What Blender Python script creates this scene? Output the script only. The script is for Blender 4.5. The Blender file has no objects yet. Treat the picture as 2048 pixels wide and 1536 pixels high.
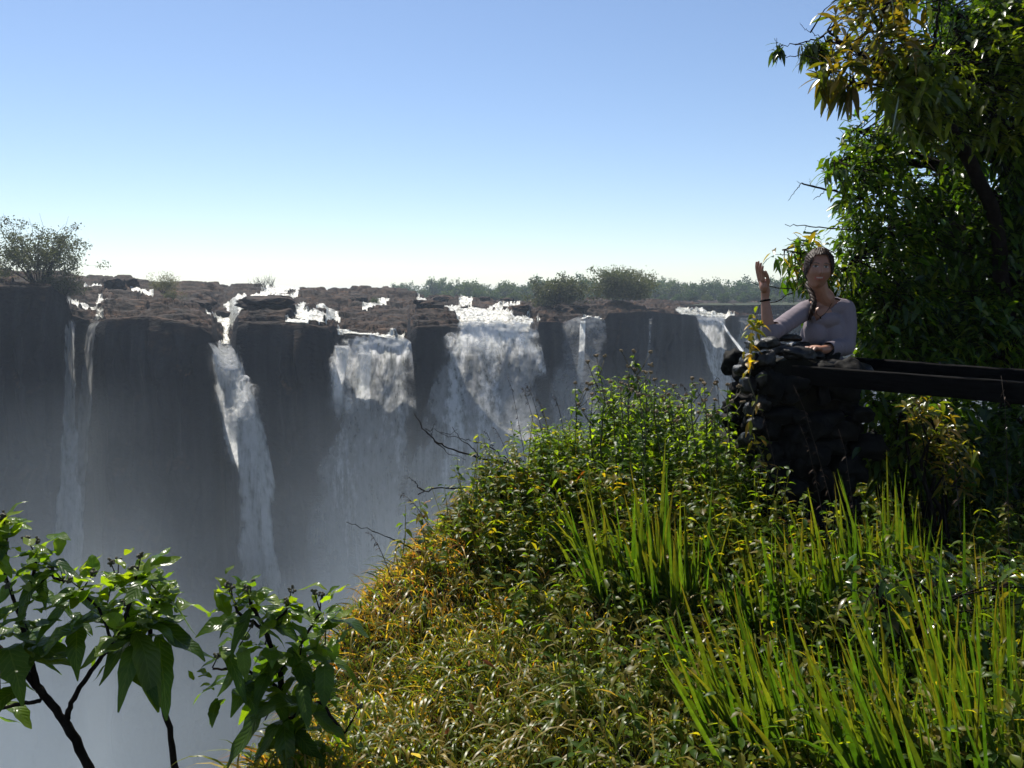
import bpy, bmesh, math, random
import numpy as np
from mathutils import Vector

# ------------------------------------------------------------------ camera, sky, sun, exposure
C = bpy.context.scene.collection
SC = bpy.context.scene
F = 1600.0                       # focal length in pixels of a 2048 wide frame
HZ = 590.0                       # image row of the horizon
PITCH = math.atan((768 - HZ) / F)
cam = bpy.data.objects.new('camera', bpy.data.cameras.new('camera'))
C.objects.link(cam)
cam.data.sensor_width = 36.0
cam.data.lens = 36.0 * F / 2048
cam.data.clip_start = 0.05
cam.data.clip_end = 6000
cam.rotation_euler = (math.pi / 2 - PITCH, 0, 0)
SC.camera = cam

SUN_AZ, SUN_EL = math.radians(-25), math.radians(53)     # azimuth from +Y, negative = to the left
sun_dir = Vector((math.sin(SUN_AZ) * math.cos(SUN_EL), math.cos(SUN_AZ) * math.cos(SUN_EL), math.sin(SUN_EL)))
world = bpy.data.worlds.new('World'); SC.world = world; world.use_nodes = True
wn = world.node_tree.nodes; wl = world.node_tree.links
bg = wn['Background']; sky = wn.new('ShaderNodeTexSky')
sky.sky_type = 'NISHITA'; sky.sun_disc = False
sky.sun_elevation = SUN_EL; sky.sun_rotation = SUN_AZ
sky.altitude = 900; sky.air_density = 1.05; sky.dust_density = 0.25; sky.ozone_density = 1.7
sky_tint = wn.new('ShaderNodeMix'); sky_tint.data_type = 'RGBA'; sky_tint.blend_type = 'MULTIPLY'; sky_tint.inputs[0].default_value = 1
sky_tint.inputs[7].default_value = (.99, .985, 1.03, 1); wl.new(sky.outputs[0], sky_tint.inputs[6]); wl.new(sky_tint.outputs[2], bg.inputs[0]); bg.inputs[1].default_value = 0.080
sun = bpy.data.objects.new('sun', bpy.data.lights.new('sun', 'SUN')); C.objects.link(sun)
sun.data.energy = 5.0; sun.data.angle = math.radians(0.5); sun.data.color = (1.0, 0.95, 0.86)
sun.rotation_euler = (-sun_dir).to_track_quat('-Z', 'Y').to_euler()
SC.view_settings.view_transform = 'Standard'; SC.view_settings.look = 'None'
SC.view_settings.exposure = 0.65; SC.view_settings.gamma = 1.0
SC.render.engine = 'CYCLES'
cy = SC.cycles
cy.max_bounces = 6; cy.diffuse_bounces = 2; cy.glossy_bounces = 2; cy.transmission_bounces = 4
cy.transparent_max_bounces = 20; cy.volume_bounces = 1; cy.volume_max_steps = 128
cy.sample_clamp_indirect = 4.0; cy.sample_clamp_direct = 0.0
cy.use_adaptive_sampling = True; cy.adaptive_threshold = 0.02
cy.use_denoising = True

# ------------------------------------------------------------------ helpers
RNG = np.random.default_rng(7)
random.seed(7)
CP, SP = math.cos(PITCH), math.sin(PITCH)

def W(px, py, d):
    """world point seen at pixel (px,py) of the 2048x1536 frame, d metres ahead"""
    px = np.asarray(px, float); py = np.asarray(py, float); d = np.asarray(d, float)
    x = (px - 1024) / F; y = -(py - 768) / F
    dy = CP + y * SP; dz = -SP + y * CP
    s = d / dy
    return np.stack(np.broadcast_arrays(x * s, d, dz * s), -1)

def Pix(P):
    """pixel position of world points"""
    P = np.asarray(P, float)
    f = P[..., 1] * CP - P[..., 2] * SP; u = P[..., 1] * SP + P[..., 2] * CP
    return 1024 + F * P[..., 0] / f, 768 - F * u / f

def _h(i, j, k, s):
    n = (i * 374761393 + j * 668265263 + k * 1274126177 + s * 974711) & 0xffffffff
    n = ((n ^ (n >> 13)) * 1274126177) & 0xffffffff
    n = (n ^ (n >> 16)) & 0xffff
    return n / 32767.5 - 1.0

def noise(p, s=0):
    p = np.asarray(p, float)
    f = np.floor(p); t = p - f; t = t * t * (3 - 2 * t)
    i = f.astype(np.int64); r = 0
    for a in (0, 1):
        wa = t[..., 0] if a else 1 - t[..., 0]
        for b in (0, 1):
            wb = t[..., 1] if b else 1 - t[..., 1]
            for c in (0, 1):
                wc = t[..., 2] if c else 1 - t[..., 2]
                r = r + wa * wb * wc * _h(i[..., 0] + a, i[..., 1] + b, i[..., 2] + c, s)
    return r

def fbm(p, o=4, s=0):
    r = 0; a = 1.0; p = np.asarray(p, float)
    for k in range(o):
        r = r + a * noise(p * (2.03 ** k) + 7.3 * k, s + k); a *= 0.5
    return r

def sstep(a, b, x):
    t = np.clip((x - a) / (b - a), 0, 1)
    return t * t * (3 - 2 * t)

def in_poly(x, y, poly):
    x = np.asarray(x); y = np.asarray(y); r = np.zeros(x.shape, bool); n = len(poly)
    for i in range(n):
        x0, y0 = poly[i]; x1, y1 = poly[(i + 1) % n]
        if y0 == y1: continue
        c = ((y0 > y) != (y1 > y)) & (x < (x1 - x0) * (y - y0) / (y1 - y0) + x0)
        r ^= c
    return r

def nrm(v):
    return v / np.maximum(np.linalg.norm(v, axis=-1, keepdims=True), 1e-9)

def tag(o, label=None, cat=None, group=None, kind=None):
    if label: o['label'] = label
    if cat: o['category'] = cat
    if group: o['group'] = group
    if kind: o['kind'] = kind
    return o

def thing(name, loc, label, cat, group=None):
    o = bpy.data.objects.new(name, None); C.objects.link(o)
    o.location = tuple(float(c) for c in loc); o.empty_display_size = 0.1
    return tag(o, label, cat, group)

class MB:
    """collects quads and triangles, with a colour per vertex, then becomes ONE mesh object"""
    def __init__(s):
        s.v = []; s.q = []; s.t = []; s.c = []; s.l = []; s.n = 0
    def add(s, v, q=None, t=None, col=(1, 1, 1), luv=None):
        v = np.asarray(v, float).reshape(-1, 3); m = len(v)
        col = np.asarray(col, float)
        if col.ndim == 1: col = np.tile(col, (m, 1))
        s.v.append(v); s.c.append(col)
        s.l.append(np.zeros((m, 3)) if luv is None else luv)
        if q is not None and len(q): s.q.append(np.asarray(q, np.int64) + s.n)
        if t is not None and len(t): s.t.append(np.asarray(t, np.int64) + s.n)
        s.n += m
    def grid(s, P, col=(1, 1, 1), mask=None, luv=None):
        a, b = P.shape[:2]
        idx = np.arange(a * b).reshape(a, b)
        q = np.stack([idx[:-1, :-1], idx[:-1, 1:], idx[1:, 1:], idx[1:, :-1]], -1)
        if mask is not None: q = q[mask]
        c = np.asarray(col, float)
        if c.ndim == 3: c = c.reshape(-1, 3)
        s.add(P.reshape(-1, 3), q.reshape(-1, 4), col=c, luv=None if luv is None else luv.reshape(-1, 3))
    def tube(s, pts, rad, sides=6, col=(1, 1, 1), rough=0.0):
        pts = np.asarray(pts, float); n = len(pts)
        rad = np.broadcast_to(np.asarray(rad, float), (n,))
        T = nrm(np.gradient(pts, axis=0))
        ref = np.array([0.13, 0.21, 0.97]) if abs(T[:, 2]).mean() < 0.85 else np.array([0.97, 0.13, 0.1])
        A = nrm(np.cross(T, ref)); B = np.cross(T, A)
        th = np.arange(sides) / sides * 2 * math.pi
        ring = A[:, None] * np.cos(th)[None, :, None] + B[:, None] * np.sin(th)[None, :, None]
        rr = rad[:, None, None]
        if rough: rr = rr * (1 + rough * RNG.uniform(-1, 1, (n, sides, 1)))
        V = pts[:, None] + ring * rr
        V = np.concatenate([V.reshape(-1, 3), pts[:1], pts[-1:]])
        idx = np.arange(n * sides).reshape(n, sides); r = np.roll(idx, -1, 1)
        q = np.stack([idx[:-1], r[:-1], r[1:], idx[1:]], -1).reshape(-1, 4)
        t = np.concatenate([np.stack([np.full(sides, n * sides), r[0], idx[0]], -1),
                            np.stack([np.full(sides, n * sides + 1), idx[-1], r[-1]], -1)])
        s.add(V, q, t, col)
    def blades(s, P, D, N, L, Wd, col, seg=3, droop=0.3, fold=0.25, shape='leaf', mid=True, tipcol=None, wave=0.0):
        """many leaves or grass blades at once: base P, direction D, face normal N"""
        P = np.asarray(P, float); m = len(P)
        if m == 0: return
        D = nrm(np.asarray(D, float)); S = nrm(np.cross(D, N)); N = np.cross(S, D)
        L = np.broadcast_to(np.asarray(L, float), (m,)); Wd = np.broadcast_to(np.asarray(Wd, float), (m,))
        droop = np.broadcast_to(np.asarray(droop, float), (m,))
        t = np.linspace(0, 1, seg + 1)
        if shape == 'leaf': w = np.sin(np.pi * np.clip(t, .03, .985) ** 0.85) ** 0.8
        elif shape == 'lance': w = np.sin(np.pi * np.clip(t, .04, .99) ** 0.7)
        else: w = np.clip(1 - t ** 2.2, .04, 1) * (0.55 + 0.45 * np.minimum(1, t * 4))
        cen = P[:, None] + D[:, None] * (L[:, None] * t)[..., None]
        cen[..., 2] -= (droop * L)[:, None] * t[None] ** 2
        hw = (Wd[:, None] * 0.5 * w)
        if wave:
            hw = hw * (1 + wave * RNG.uniform(-1, 1, hw.shape))
            cen = cen + N[:, None] * (L[:, None] * 0.05 * np.sin(t * 9 + RNG.uniform(0, 6, (m, 1))))[..., None]
        off = S[:, None] * hw[..., None]; up = N[:, None] * (fold * hw)[..., None]
        cols = np.broadcast_to(np.asarray(col, float), (m, 3))
        one = np.ones_like(hw); tt = one * t
        if mid:
            V = np.stack([cen - off + up, cen, cen + off + up], 2); k = 3
            lu = np.stack([np.stack([-one, tt, one], -1), np.stack([0 * one, tt, one], -1), np.stack([one, tt, one], -1)], 2)
        else:
            V = np.stack([cen - off, cen + off], 2); k = 2
            lu = np.stack([np.stack([-one, tt, one], -1), np.stack([one, tt, one], -1)], 2)
        cc = np.repeat(cols[:, None], seg + 1, 1)
        if tipcol is not None:
            tc = np.broadcast_to(np.asarray(tipcol, float), (m, 3))[:, None]
            a = (t ** 2)[None, :, None]; cc = cc * (1 - a) + tc * a
        cc = np.repeat(cc[:, :, None], k, 2)
        idx = np.arange(m * (seg + 1) * k).reshape(m, seg + 1, k)
        q = np.stack([idx[:, :-1, :-1], idx[:, :-1, 1:], idx[:, 1:, 1:], idx[:, 1:, :-1]], -1).reshape(-1, 4)
        s.add(V, q, col=cc.reshape(-1, 3), luv=lu.reshape(-1, 3))
    def build(s, name, mat, parent=None, smooth=True):
        v = np.concatenate(s.v); c = np.concatenate(s.c); l = np.concatenate(s.l)
        if parent is not None: v = v - np.array(parent_loc(parent))
        q = np.concatenate(s.q) if s.q else np.zeros((0, 4), np.int64)
        t = np.concatenate(s.t) if s.t else np.zeros((0, 3), np.int64)
        me = bpy.data.meshes.new(name)
        me.vertices.add(len(v)); me.vertices.foreach_set('co', v.ravel())
        lp = np.concatenate([q.ravel(), t.ravel()])
        me.loops.add(len(lp)); me.loops.foreach_set('vertex_index', lp)
        st = np.concatenate([np.arange(len(q)) * 4, len(q) * 4 + np.arange(len(t)) * 3])
        me.polygons.add(len(st)); me.polygons.foreach_set('loop_start', st)
        me.update(calc_edges=True)
        me.polygons.foreach_set('use_smooth', np.full(len(st), smooth))
        a = me.attributes.new('tint', 'FLOAT_COLOR', 'POINT')
        a.data.foreach_set('color', np.concatenate([c, np.ones((len(c), 1))], 1).ravel())
        b = me.attributes.new('luv', 'FLOAT_VECTOR', 'POINT'); b.data.foreach_set('vector', l.ravel())
        me.materials.append(mat)
        o = bpy.data.objects.new(name, me); C.objects.link(o)
        if parent is not None: o.parent = parent
        return o

def parent_loc(p):
    l = Vector((0, 0, 0))
    while p is not None: l = l + p.location; p = p.parent
    return l

# ------------------------------------------------------------------ materials
def mat(name):
    m = bpy.data.materials.new(name); m.use_nodes = True
    n = m.node_tree.nodes; l = m.node_tree.links
    return m, n, l, n['Principled BSDF'], n['Material Output']

def attr(n, name):
    a = n.new('ShaderNodeAttribute'); a.attribute_name = name; return a

def nz(n, l, scale, detail=4, coord=None, vec=(1, 1, 1), rough=0.55):
    t = n.new('ShaderNodeTexNoise'); t.inputs['Scale'].default_value = scale; t.inputs['Detail'].default_value = detail
    t.inputs['Roughness'].default_value = rough
    mp = n.new('ShaderNodeMapping'); mp.inputs['Scale'].default_value = vec
    if coord is None:
        g = n.new('ShaderNodeNewGeometry'); l.new(g.outputs['Position'], mp.inputs[0])
    else: l.new(coord, mp.inputs[0])
    l.new(mp.outputs[0], t.inputs['Vector'])
    return t

def ramp(n, l, src, stops):
    r = n.new('ShaderNodeValToRGB'); e = r.color_ramp.elements
    while len(e) < len(stops): e.new(0.5)
    for el, (p, c) in zip(e, stops):
        el.position = p; el.color = (*c, 1) if len(c) == 3 else c
    l.new(src, r.inputs[0]); return r

def math_(n, l, op, a, b=None, clamp=False):
    m = n.new('ShaderNodeMath'); m.operation = op; m.use_clamp = clamp
    for i, x in enumerate((a, b)):
        if x is None: continue
        if isinstance(x, (int, float)): m.inputs[i].default_value = x
        else: l.new(x, m.inputs[i])
    return m.outputs[0]

def leaf_mat(name, trans=0.45, rough=0.38, spec=0.5, tgain=(1.5, 1.7, 0.6), veins=False, spots=0.25):
    m, n, l, p, out = mat(name)
    a = attr(n, 'tint'); src = a.outputs['Color']
    t = nz(n, l, 45, 3); mr = ramp(n, l, t.outputs[0], [(0.3, (1 - spots,) * 3), (0.7, (1 + spots,) * 3)])
    mx = n.new('ShaderNodeMix'); mx.data_type = 'RGBA'; mx.blend_type = 'MULTIPLY'; mx.inputs[0].default_value = 1
    l.new(src, mx.inputs[6]); l.new(mr.outputs[0], mx.inputs[7]); src = mx.outputs[2]
    if veins:
        lu = attr(n, 'luv'); sx = n.new('ShaderNodeSeparateXYZ'); l.new(lu.outputs['Vector'], sx.inputs[0])
        ab = math_(n, l, 'ABSOLUTE', sx.outputs[0])
        ph = math_(n, l, 'SUBTRACT', math_(n, l, 'MULTIPLY', sx.outputs[1], 11.0), math_(n, l, 'MULTIPLY', ab, 2.2))
        fr = math_(n, l, 'PINGPONG', ph, 0.5)
        v1 = math_(n, l, 'LESS_THAN', fr, 0.06); v2 = math_(n, l, 'LESS_THAN', ab, 0.05)
        v = math_(n, l, 'MAXIMUM', v1, v2)
        m2 = n.new('ShaderNodeMix'); m2.data_type = 'RGBA'; m2.inputs[7].default_value = (0.22, 0.3, 0.08, 1)
        l.new(math_(n, l, 'MULTIPLY', v, 0.14), m2.inputs[0]); l.new(src, m2.inputs[6]); src = m2.outputs[2]
        bp = n.new('ShaderNodeBump'); bp.inputs['Strength'].default_value = 0.5; bp.inputs['Distance'].default_value = 0.004
        l.new(fr, bp.inputs['Height']); l.new(bp.outputs[0], p.inputs['Normal'])
    l.new(src, p.inputs['Base Color'])
    p.inputs['Roughness'].default_value = rough; p.inputs['Specular IOR Level'].default_value = spec
    tr = n.new('ShaderNodeBsdfTranslucent')
    g = n.new('ShaderNodeMix'); g.data_type = 'RGBA'; g.blend_type = 'MULTIPLY'; g.inputs[0].default_value = 1
    l.new(src, g.inputs[6]); g.inputs[7].default_value = (*tgain, 1); l.new(g.outputs[2], tr.inputs[0])
    mix = n.new('ShaderNodeMixShader'); mix.inputs[0].default_value = trans
    l.new(p.outputs[0], mix.inputs[1]); l.new(tr.outputs[0], mix.inputs[2]); l.new(mix.outputs[0], out.inputs[0])
    return m

def plain_mat(name, col, rough=0.6, spec=0.4, nscale=20, var=0.35, bump=0.3, bdist=0.01, tint=False, vec=(1, 1, 1)):
    m, n, l, p, out = mat(name)
    t = nz(n, l, nscale, 6, vec=vec)
    r = ramp(n, l, t.outputs[0], [(0.3, tuple(c * (1 - var) for c in col)), (0.7, tuple(c * (1 + var) for c in col))])
    src = r.outputs[0]
    if tint:
        a = attr(n, 'tint'); mx = n.new('ShaderNodeMix'); mx.data_type = 'RGBA'; mx.blend_type = 'MULTIPLY'; mx.inputs[0].default_value = 1
        l.new(src, mx.inputs[6]); l.new(a.outputs['Color'], mx.inputs[7]); src = mx.outputs[2]
    l.new(src, p.inputs['Base Color'])
    p.inputs['Roughness'].default_value = rough; p.inputs['Specular IOR Level'].default_value = spec
    b = n.new('ShaderNodeBump'); b.inputs['Strength'].default_value = bump; b.inputs['Distance'].default_value = bdist
    l.new(t.outputs[0], b.inputs['Height']); l.new(b.outputs[0], p.inputs['Normal'])
    return m

def cliff_mat():
    m, n, l, p, out = mat('basalt')
    g = n.new('ShaderNodeNewGeometry'); sx = n.new('ShaderNodeSeparateXYZ'); l.new(g.outputs['Normal'], sx.inputs[0])
    big = nz(n, l, 0.35, 8, vec=(1, 1, 2.5)); fine = nz(n, l, 1.6, 6, vec=(1, 1, 2)); streak = nz(n, l, 0.5, 6, vec=(1, 0.4, 0.07))
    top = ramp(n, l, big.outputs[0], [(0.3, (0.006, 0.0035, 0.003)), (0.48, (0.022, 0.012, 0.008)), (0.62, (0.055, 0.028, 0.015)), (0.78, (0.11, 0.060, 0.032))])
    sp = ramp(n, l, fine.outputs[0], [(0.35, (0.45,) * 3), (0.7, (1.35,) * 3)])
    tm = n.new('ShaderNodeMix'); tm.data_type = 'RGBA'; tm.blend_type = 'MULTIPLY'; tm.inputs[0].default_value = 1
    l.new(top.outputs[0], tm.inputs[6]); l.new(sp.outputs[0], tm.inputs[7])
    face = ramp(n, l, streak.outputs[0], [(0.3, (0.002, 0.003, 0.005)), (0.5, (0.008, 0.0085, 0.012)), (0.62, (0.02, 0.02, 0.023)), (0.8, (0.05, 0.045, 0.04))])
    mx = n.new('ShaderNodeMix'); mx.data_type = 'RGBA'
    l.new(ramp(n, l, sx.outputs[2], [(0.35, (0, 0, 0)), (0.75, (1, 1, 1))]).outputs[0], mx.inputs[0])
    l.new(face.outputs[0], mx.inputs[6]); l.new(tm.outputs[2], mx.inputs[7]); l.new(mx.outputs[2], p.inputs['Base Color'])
    p.inputs['Roughness'].default_value = 0.8; p.inputs['Specular IOR Level'].default_value = 0.08
    b = n.new('ShaderNodeBump'); b.inputs['Strength'].default_value = 0.6; b.inputs['Distance'].default_value = 0.5
    l.new(fine.outputs[0], b.inputs['Height']); l.new(b.outputs[0], p.inputs['Normal'])
    return m

def river_mat():
    m, n, l, p, out = mat('white_water')
    t = nz(n, l, 2.2, 7, rough=.68)
    r = ramp(n, l, t.outputs[0], [(0.38, (0.07, 0.055, 0.035)), (0.47, (0.28, 0.265, 0.2)), (0.56, (0.52, 0.52, 0.47)), (0.68, (0.80, 0.80, 0.77))])
    l.new(r.outputs[0], p.inputs['Base Color']); p.inputs['Roughness'].default_value = 0.45
    b = n.new('ShaderNodeBump'); b.inputs['Strength'].default_value = 0.7; b.inputs['Distance'].default_value = 0.25
    l.new(t.outputs[0], b.inputs['Height']); l.new(b.outputs[0], p.inputs['Normal'])
    return m

def fall_mat(name, streak=0.5):
    """falling spray: white, lets light through, thins out by the sheet's own opacity (tint.r) and by streaks"""
    m, n, l, p, out = mat(name)
    a = attr(n, 'tint'); sp = n.new('ShaderNodeSeparateColor'); l.new(a.outputs['Color'], sp.inputs[0])
    t = nz(n, l, 1.5, 8, vec=(1, 1, 0.10), rough=0.66); t2 = nz(n, l, 1.7, 8, vec=(1, 1, 0.5), rough=0.7)
    s = math_(n, l, 'ADD', math_(n, l, 'MULTIPLY', t.outputs[0], 0.6), math_(n, l, 'MULTIPLY', t2.outputs[0], 0.4))
    # opacity: smooth threshold of noise by strength
    lo = math_(n, l, 'SUBTRACT', 0.82, math_(n, l, 'MULTIPLY', sp.outputs[0], 0.62))
    al = math_(n, l, 'MULTIPLY', math_(n, l, 'SUBTRACT', s, lo), 3.2, clamp=True)
    soft = math_(n, l, 'MULTIPLY', sp.outputs[1], math_(n, l, 'ADD', 0.25, s))
    al = math_(n, l, 'MAXIMUM', al, soft, clamp=True)
    al = math_(n, l, 'MULTIPLY', al, sp.outputs[2], clamp=True)
    d = n.new('ShaderNodeBsdfDiffuse'); tr = n.new('ShaderNodeBsdfTranslucent'); tp = n.new('ShaderNodeBsdfTransparent')
    col = ramp(n, l, s, [(0.36, (0.45, 0.46, 0.42)), (0.46, (0.85, 0.86, 0.84)), (0.55, (0.98, 0.98, 0.98))])
    l.new(col.outputs[0], d.inputs[0]); l.new(col.outputs[0], tr.inputs[0])
    b = n.new('ShaderNodeBump'); b.inputs['Strength'].default_value = 0.9; b.inputs['Distance'].default_value = 0.5
    l.new(t2.outputs[0], b.inputs['Height']); l.new(b.outputs[0], d.inputs['Normal']); l.new(b.outputs[0], tr.inputs['Normal'])
    m1 = n.new('ShaderNodeMixShader'); m1.inputs[0].default_value = 0.62
    l.new(d.outputs[0], m1.inputs[1]); l.new(tr.outputs[0], m1.inputs[2])
    m2 = n.new('ShaderNodeMixShader'); l.new(al, m2.inputs[0]); l.new(tp.outputs[0], m2.inputs[1]); l.new(m1.outputs[0], m2.inputs[2])
    l.new(m2.outputs[0], out.inputs[0])
    return m

def wet_rock_mat():
    m, n, l, p, out = mat('wet_stone')
    t = nz(n, l, 28, 8, rough=0.65); v = nz(n, l, 7, 5)
    r = ramp(n, l, v.outputs[0], [(0.3, (0.004, 0.004, 0.004)), (0.6, (0.011, 0.010, 0.010)), (0.8, (0.03, 0.026, 0.023))])
    l.new(r.outputs[0], p.inputs['Base Color'])
    p.inputs['Roughness'].default_value = 0.33; p.inputs['Specular IOR Level'].default_value = 0.32
    b = n.new('ShaderNodeBump'); b.inputs['Strength'].default_value = 0.9; b.inputs['Distance'].default_value = 0.012
    l.new(t.outputs[0], b.inputs['Height']); l.new(b.outputs[0], p.inputs['Normal'])
    return m

def volume_mat(name, dens, aniso=0.3, col=(0.9, 0.93, 1.0), field=None):
    m = bpy.data.materials.new(name); m.use_nodes = True
    n = m.node_tree.nodes; l = m.node_tree.links; n.clear()
    out = n.new('ShaderNodeOutputMaterial'); v = n.new('ShaderNodeVolumePrincipled')
    v.inputs['Color'].default_value = (*col, 1); v.inputs['Density'].default_value = dens
    v.inputs['Anisotropy'].default_value = aniso
    if field: field(n, l, v)
    l.new(v.outputs[0], out.inputs['Volume'])
    return m

M = dict(
    cliff=cliff_mat(), masonry=plain_mat('black_masonry', (.007, .0065, .006), .75, .1, 22, .5, .8, .01), river=river_mat(), fall=fall_mat('falling_spray'), stone=wet_rock_mat(),
    leaf=leaf_mat('small_leaf', trans=.52, rough=.38, spec=.14, tgain=(3.9, 3.5, .5)), bigleaf=leaf_mat('broad_leaf', trans=0.45, rough=0.27, spec=0.28, tgain=(3.6, 3.5, .5), veins=True, spots=0.12),
    gloss=leaf_mat('glossy_tree_leaf', trans=0.42, rough=0.26, spec=0.4, tgain=(3.0, 3.0, 0.5)),
    grass=leaf_mat('grass_blade', trans=0.52, rough=0.33, spec=0.22, tgain=(2.5, 2.3, 0.5), spots=0.3),
    far=leaf_mat('far_leaf', trans=0.3, rough=0.6, spec=0.2, tgain=(1.3, 1.4, 0.8)),
    bark=plain_mat('bark', (0.013, 0.010, 0.008), 0.9, 0.05, 40, 0.5, 0.7, 0.01),
    stalk=plain_mat('stalk', (0.06, 0.055, 0.03), 0.6, 0.3, 60, 0.3, 0.2, 0.002),
    head=plain_mat('seed_head', (0.2, 0.15, 0.09), 0.8, 0.2, 200, 0.5, 0.8, 0.004),
    soil=plain_mat('soil', (0.012, 0.010, 0.006), 0.95, 0.1, 14, 0.5, 0.6, 0.03),
    bush_ground=plain_mat('far_ground', (0.035, 0.042, 0.02), 0.95, 0.1, 0.08, 0.5, 0.3, 0.3),
    wood=plain_mat('dark_timber', (0.004, 0.0035, 0.0035), 0.8, 0.05, 18, 0.6, 0.6, 0.006, vec=(0.3, 1, 4)),
)
# ------------------------------------------------------------------ far side: rock shelf, cliff, river
LIP = np.array([(-700, 556, 84), (-100, 566, 85), (0, 570, 86), (108, 573, 87), (134, 590, 90), (148, 630, 94), (185, 641, 96), (203, 641, 93), (220, 636, 90),
    (300, 631, 90), (350, 639, 90), (400, 651, 90), (424, 668, 91), (436, 690, 93), (447, 690, 95.5), (460, 690, 95.5), (467, 672, 92), (478, 651, 90),
    (500, 643, 89.5), (560, 645, 90), (620, 648, 90), (655, 655, 91), (672, 674, 93), (690, 668, 95), (750, 672, 95), (790, 682, 94), (814, 692, 94),
    (822, 660, 93), (835, 652, 92), (870, 650, 93), (888, 652, 94), (900, 652, 96), (940, 655, 97), (1000, 656, 98), (1040, 664, 98), (1070, 668, 98),
    (1078, 642, 99), (1115, 642, 104), (1125, 645, 107), (1180, 634, 110), (1205, 641, 111), (1215, 625, 112), (1300, 621, 120), (1360, 628, 128),
    (1385, 631, 135), (1400, 633, 140), (1450, 640, 140), (1460, 632, 140), (1500, 630, 150), (1560, 630, 160), (1700, 625, 180), (2100, 615, 230), (2500, 610, 260)], float)
SKY = np.array([(-700, 540), (0, 548), (150, 552), (200, 561), (300, 562), (400, 563), (480, 570), (560, 574), (640, 578), (720, 582), (790, 584),
    (850, 592), (950, 598), (1040, 600), (1100, 598), (1200, 602), (1300, 606), (1400, 611), (1500, 615), (1700, 612), (2500, 605)], float)
def lip(x): return np.interp(x, LIP[:, 0], LIP[:, 1]), np.interp(x, LIP[:, 0], LIP[:, 2])
def skyl(x): return np.interp(x, SKY[:, 0], SKY[:, 1])

cols = np.concatenate([np.arange(-600, -20, 8.0), np.arange(-20, 1720, 2.0), np.arange(1720, 2500, 10.0)])
NV = 150
vv = np.linspace(0, 1, NV)
ly, D = lip(cols)
sy = skyl(cols)
U, V_ = np.meshgrid(cols, vv)                              # rows back from the lip
D0 = np.interp(cols, cols[::1], D)
depth = D[None] + 62 * V_ ** 1.35
zl = -(ly - HZ) / F * D; zs = -(sy - HZ) / F * (D + 62)
base = zl[None] + (zs - zl)[None] * (1 - (1 - V_) ** 1.25)
X = (U - 1024) / F * depth
q3 = np.stack([X, depth, np.zeros_like(X)], -1)
stream = [  # rapids traced across the shelf: points (px, py, half width)
    [(165, 572, 5), (190, 571, 7), (218, 573, 6)], [(262, 576, 4), (285, 580, 5), (305, 586, 3)],
    [(138, 603, 6), (152, 607, 8), (160, 613, 5), (185, 620, 6), (203, 628, 6), (195, 638, 6), (188, 645, 6)],
    [(228, 592, 2), (205, 596, 4), (195, 604, 3), (212, 609, 3)],
    [(592, 580, 8), (565, 582, 12), (535, 580, 12), (505, 589, 6), (475, 592, 9), (462, 604, 14), (468, 620, 20), (455, 634, 22), (455, 650, 8), (452, 668, 6), (450, 690, 9)],
    [(415, 622, 4), (432, 630, 6), (445, 640, 8)], [(552, 590, 4), (580, 597, 6), (592, 590, 4)],
    [(580, 612, 6), (606, 612, 9), (600, 632, 10), (640, 640, 12), (670, 640, 9), (660, 620, 13), (640, 616, 9)], [(575, 644, 5), (610, 645, 6)],
    [(732, 606, 6), (750, 601, 7), (770, 595, 6)],
    [(838, 594, 4), (855, 602, 7), (878, 608, 9), (902, 612, 10), (915, 622, 16), (930, 632, 24), (955, 645, 42), (985, 660, 60), (1010, 664, 50)],
    [(1040, 607, 3), (1005, 612, 6), (975, 617, 10), (945, 622, 12)], [(920, 600, 4), (940, 601, 3)],
    [(1070, 640, 7), (1052, 650, 9), (1048, 664, 12)], [(1048, 636, 3), (1058, 632, 5)],
    [(1168, 630, 6), (1182, 634, 12), (1200, 642, 10)],
    [(1352, 622, 4), (1372, 626, 6), (1400, 632, 9), (1430, 635, 11), (1452, 636, 8)], [(1462, 633, 4), (1495, 636, 6), (1530, 634, 5), (1580, 636, 5)],
    [(680, 664, 8), (720, 668, 8), (760, 674, 9), (800, 684, 9)],
]
def stream_mask(px, py):
    m = np.full(px.shape, -9.0)
    for s in stream:
        for (x0, y0, w0), (x1, y1, w1) in zip(s[:-1], s[1:]):
            dx, dy = x1 - x0, y1 - y0; t = np.clip(((px - x0) * dx + (py - y0) * dy) / (dx * dx + dy * dy), 0, 1)
            dd = np.hypot(px - x0 - t * dx, (py - y0 - t * dy) * 1.5)
            m = np.maximum(m, (w0 + (w1 - w0) * t) - dd)
    return m
pxv, pyv = Pix(np.stack([X, depth, base], -1))
wet = stream_mask(pxv, pyv) + 3.0 * fbm(np.stack([pxv / 9, pyv / 5, 0 * pxv], -1), 3, 40) + 1.6 * fbm(np.stack([pxv / 4.6, pyv / 1.8, 0 * pxv], -1), 2, 44)
ter = fbm(q3 * [.12, .12, 1], 4, 3) * 1.0 + fbm(q3 * [.045, .07, 1], 2, 9) * 0.7
fade = sstep(0, .06, V_)
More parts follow.
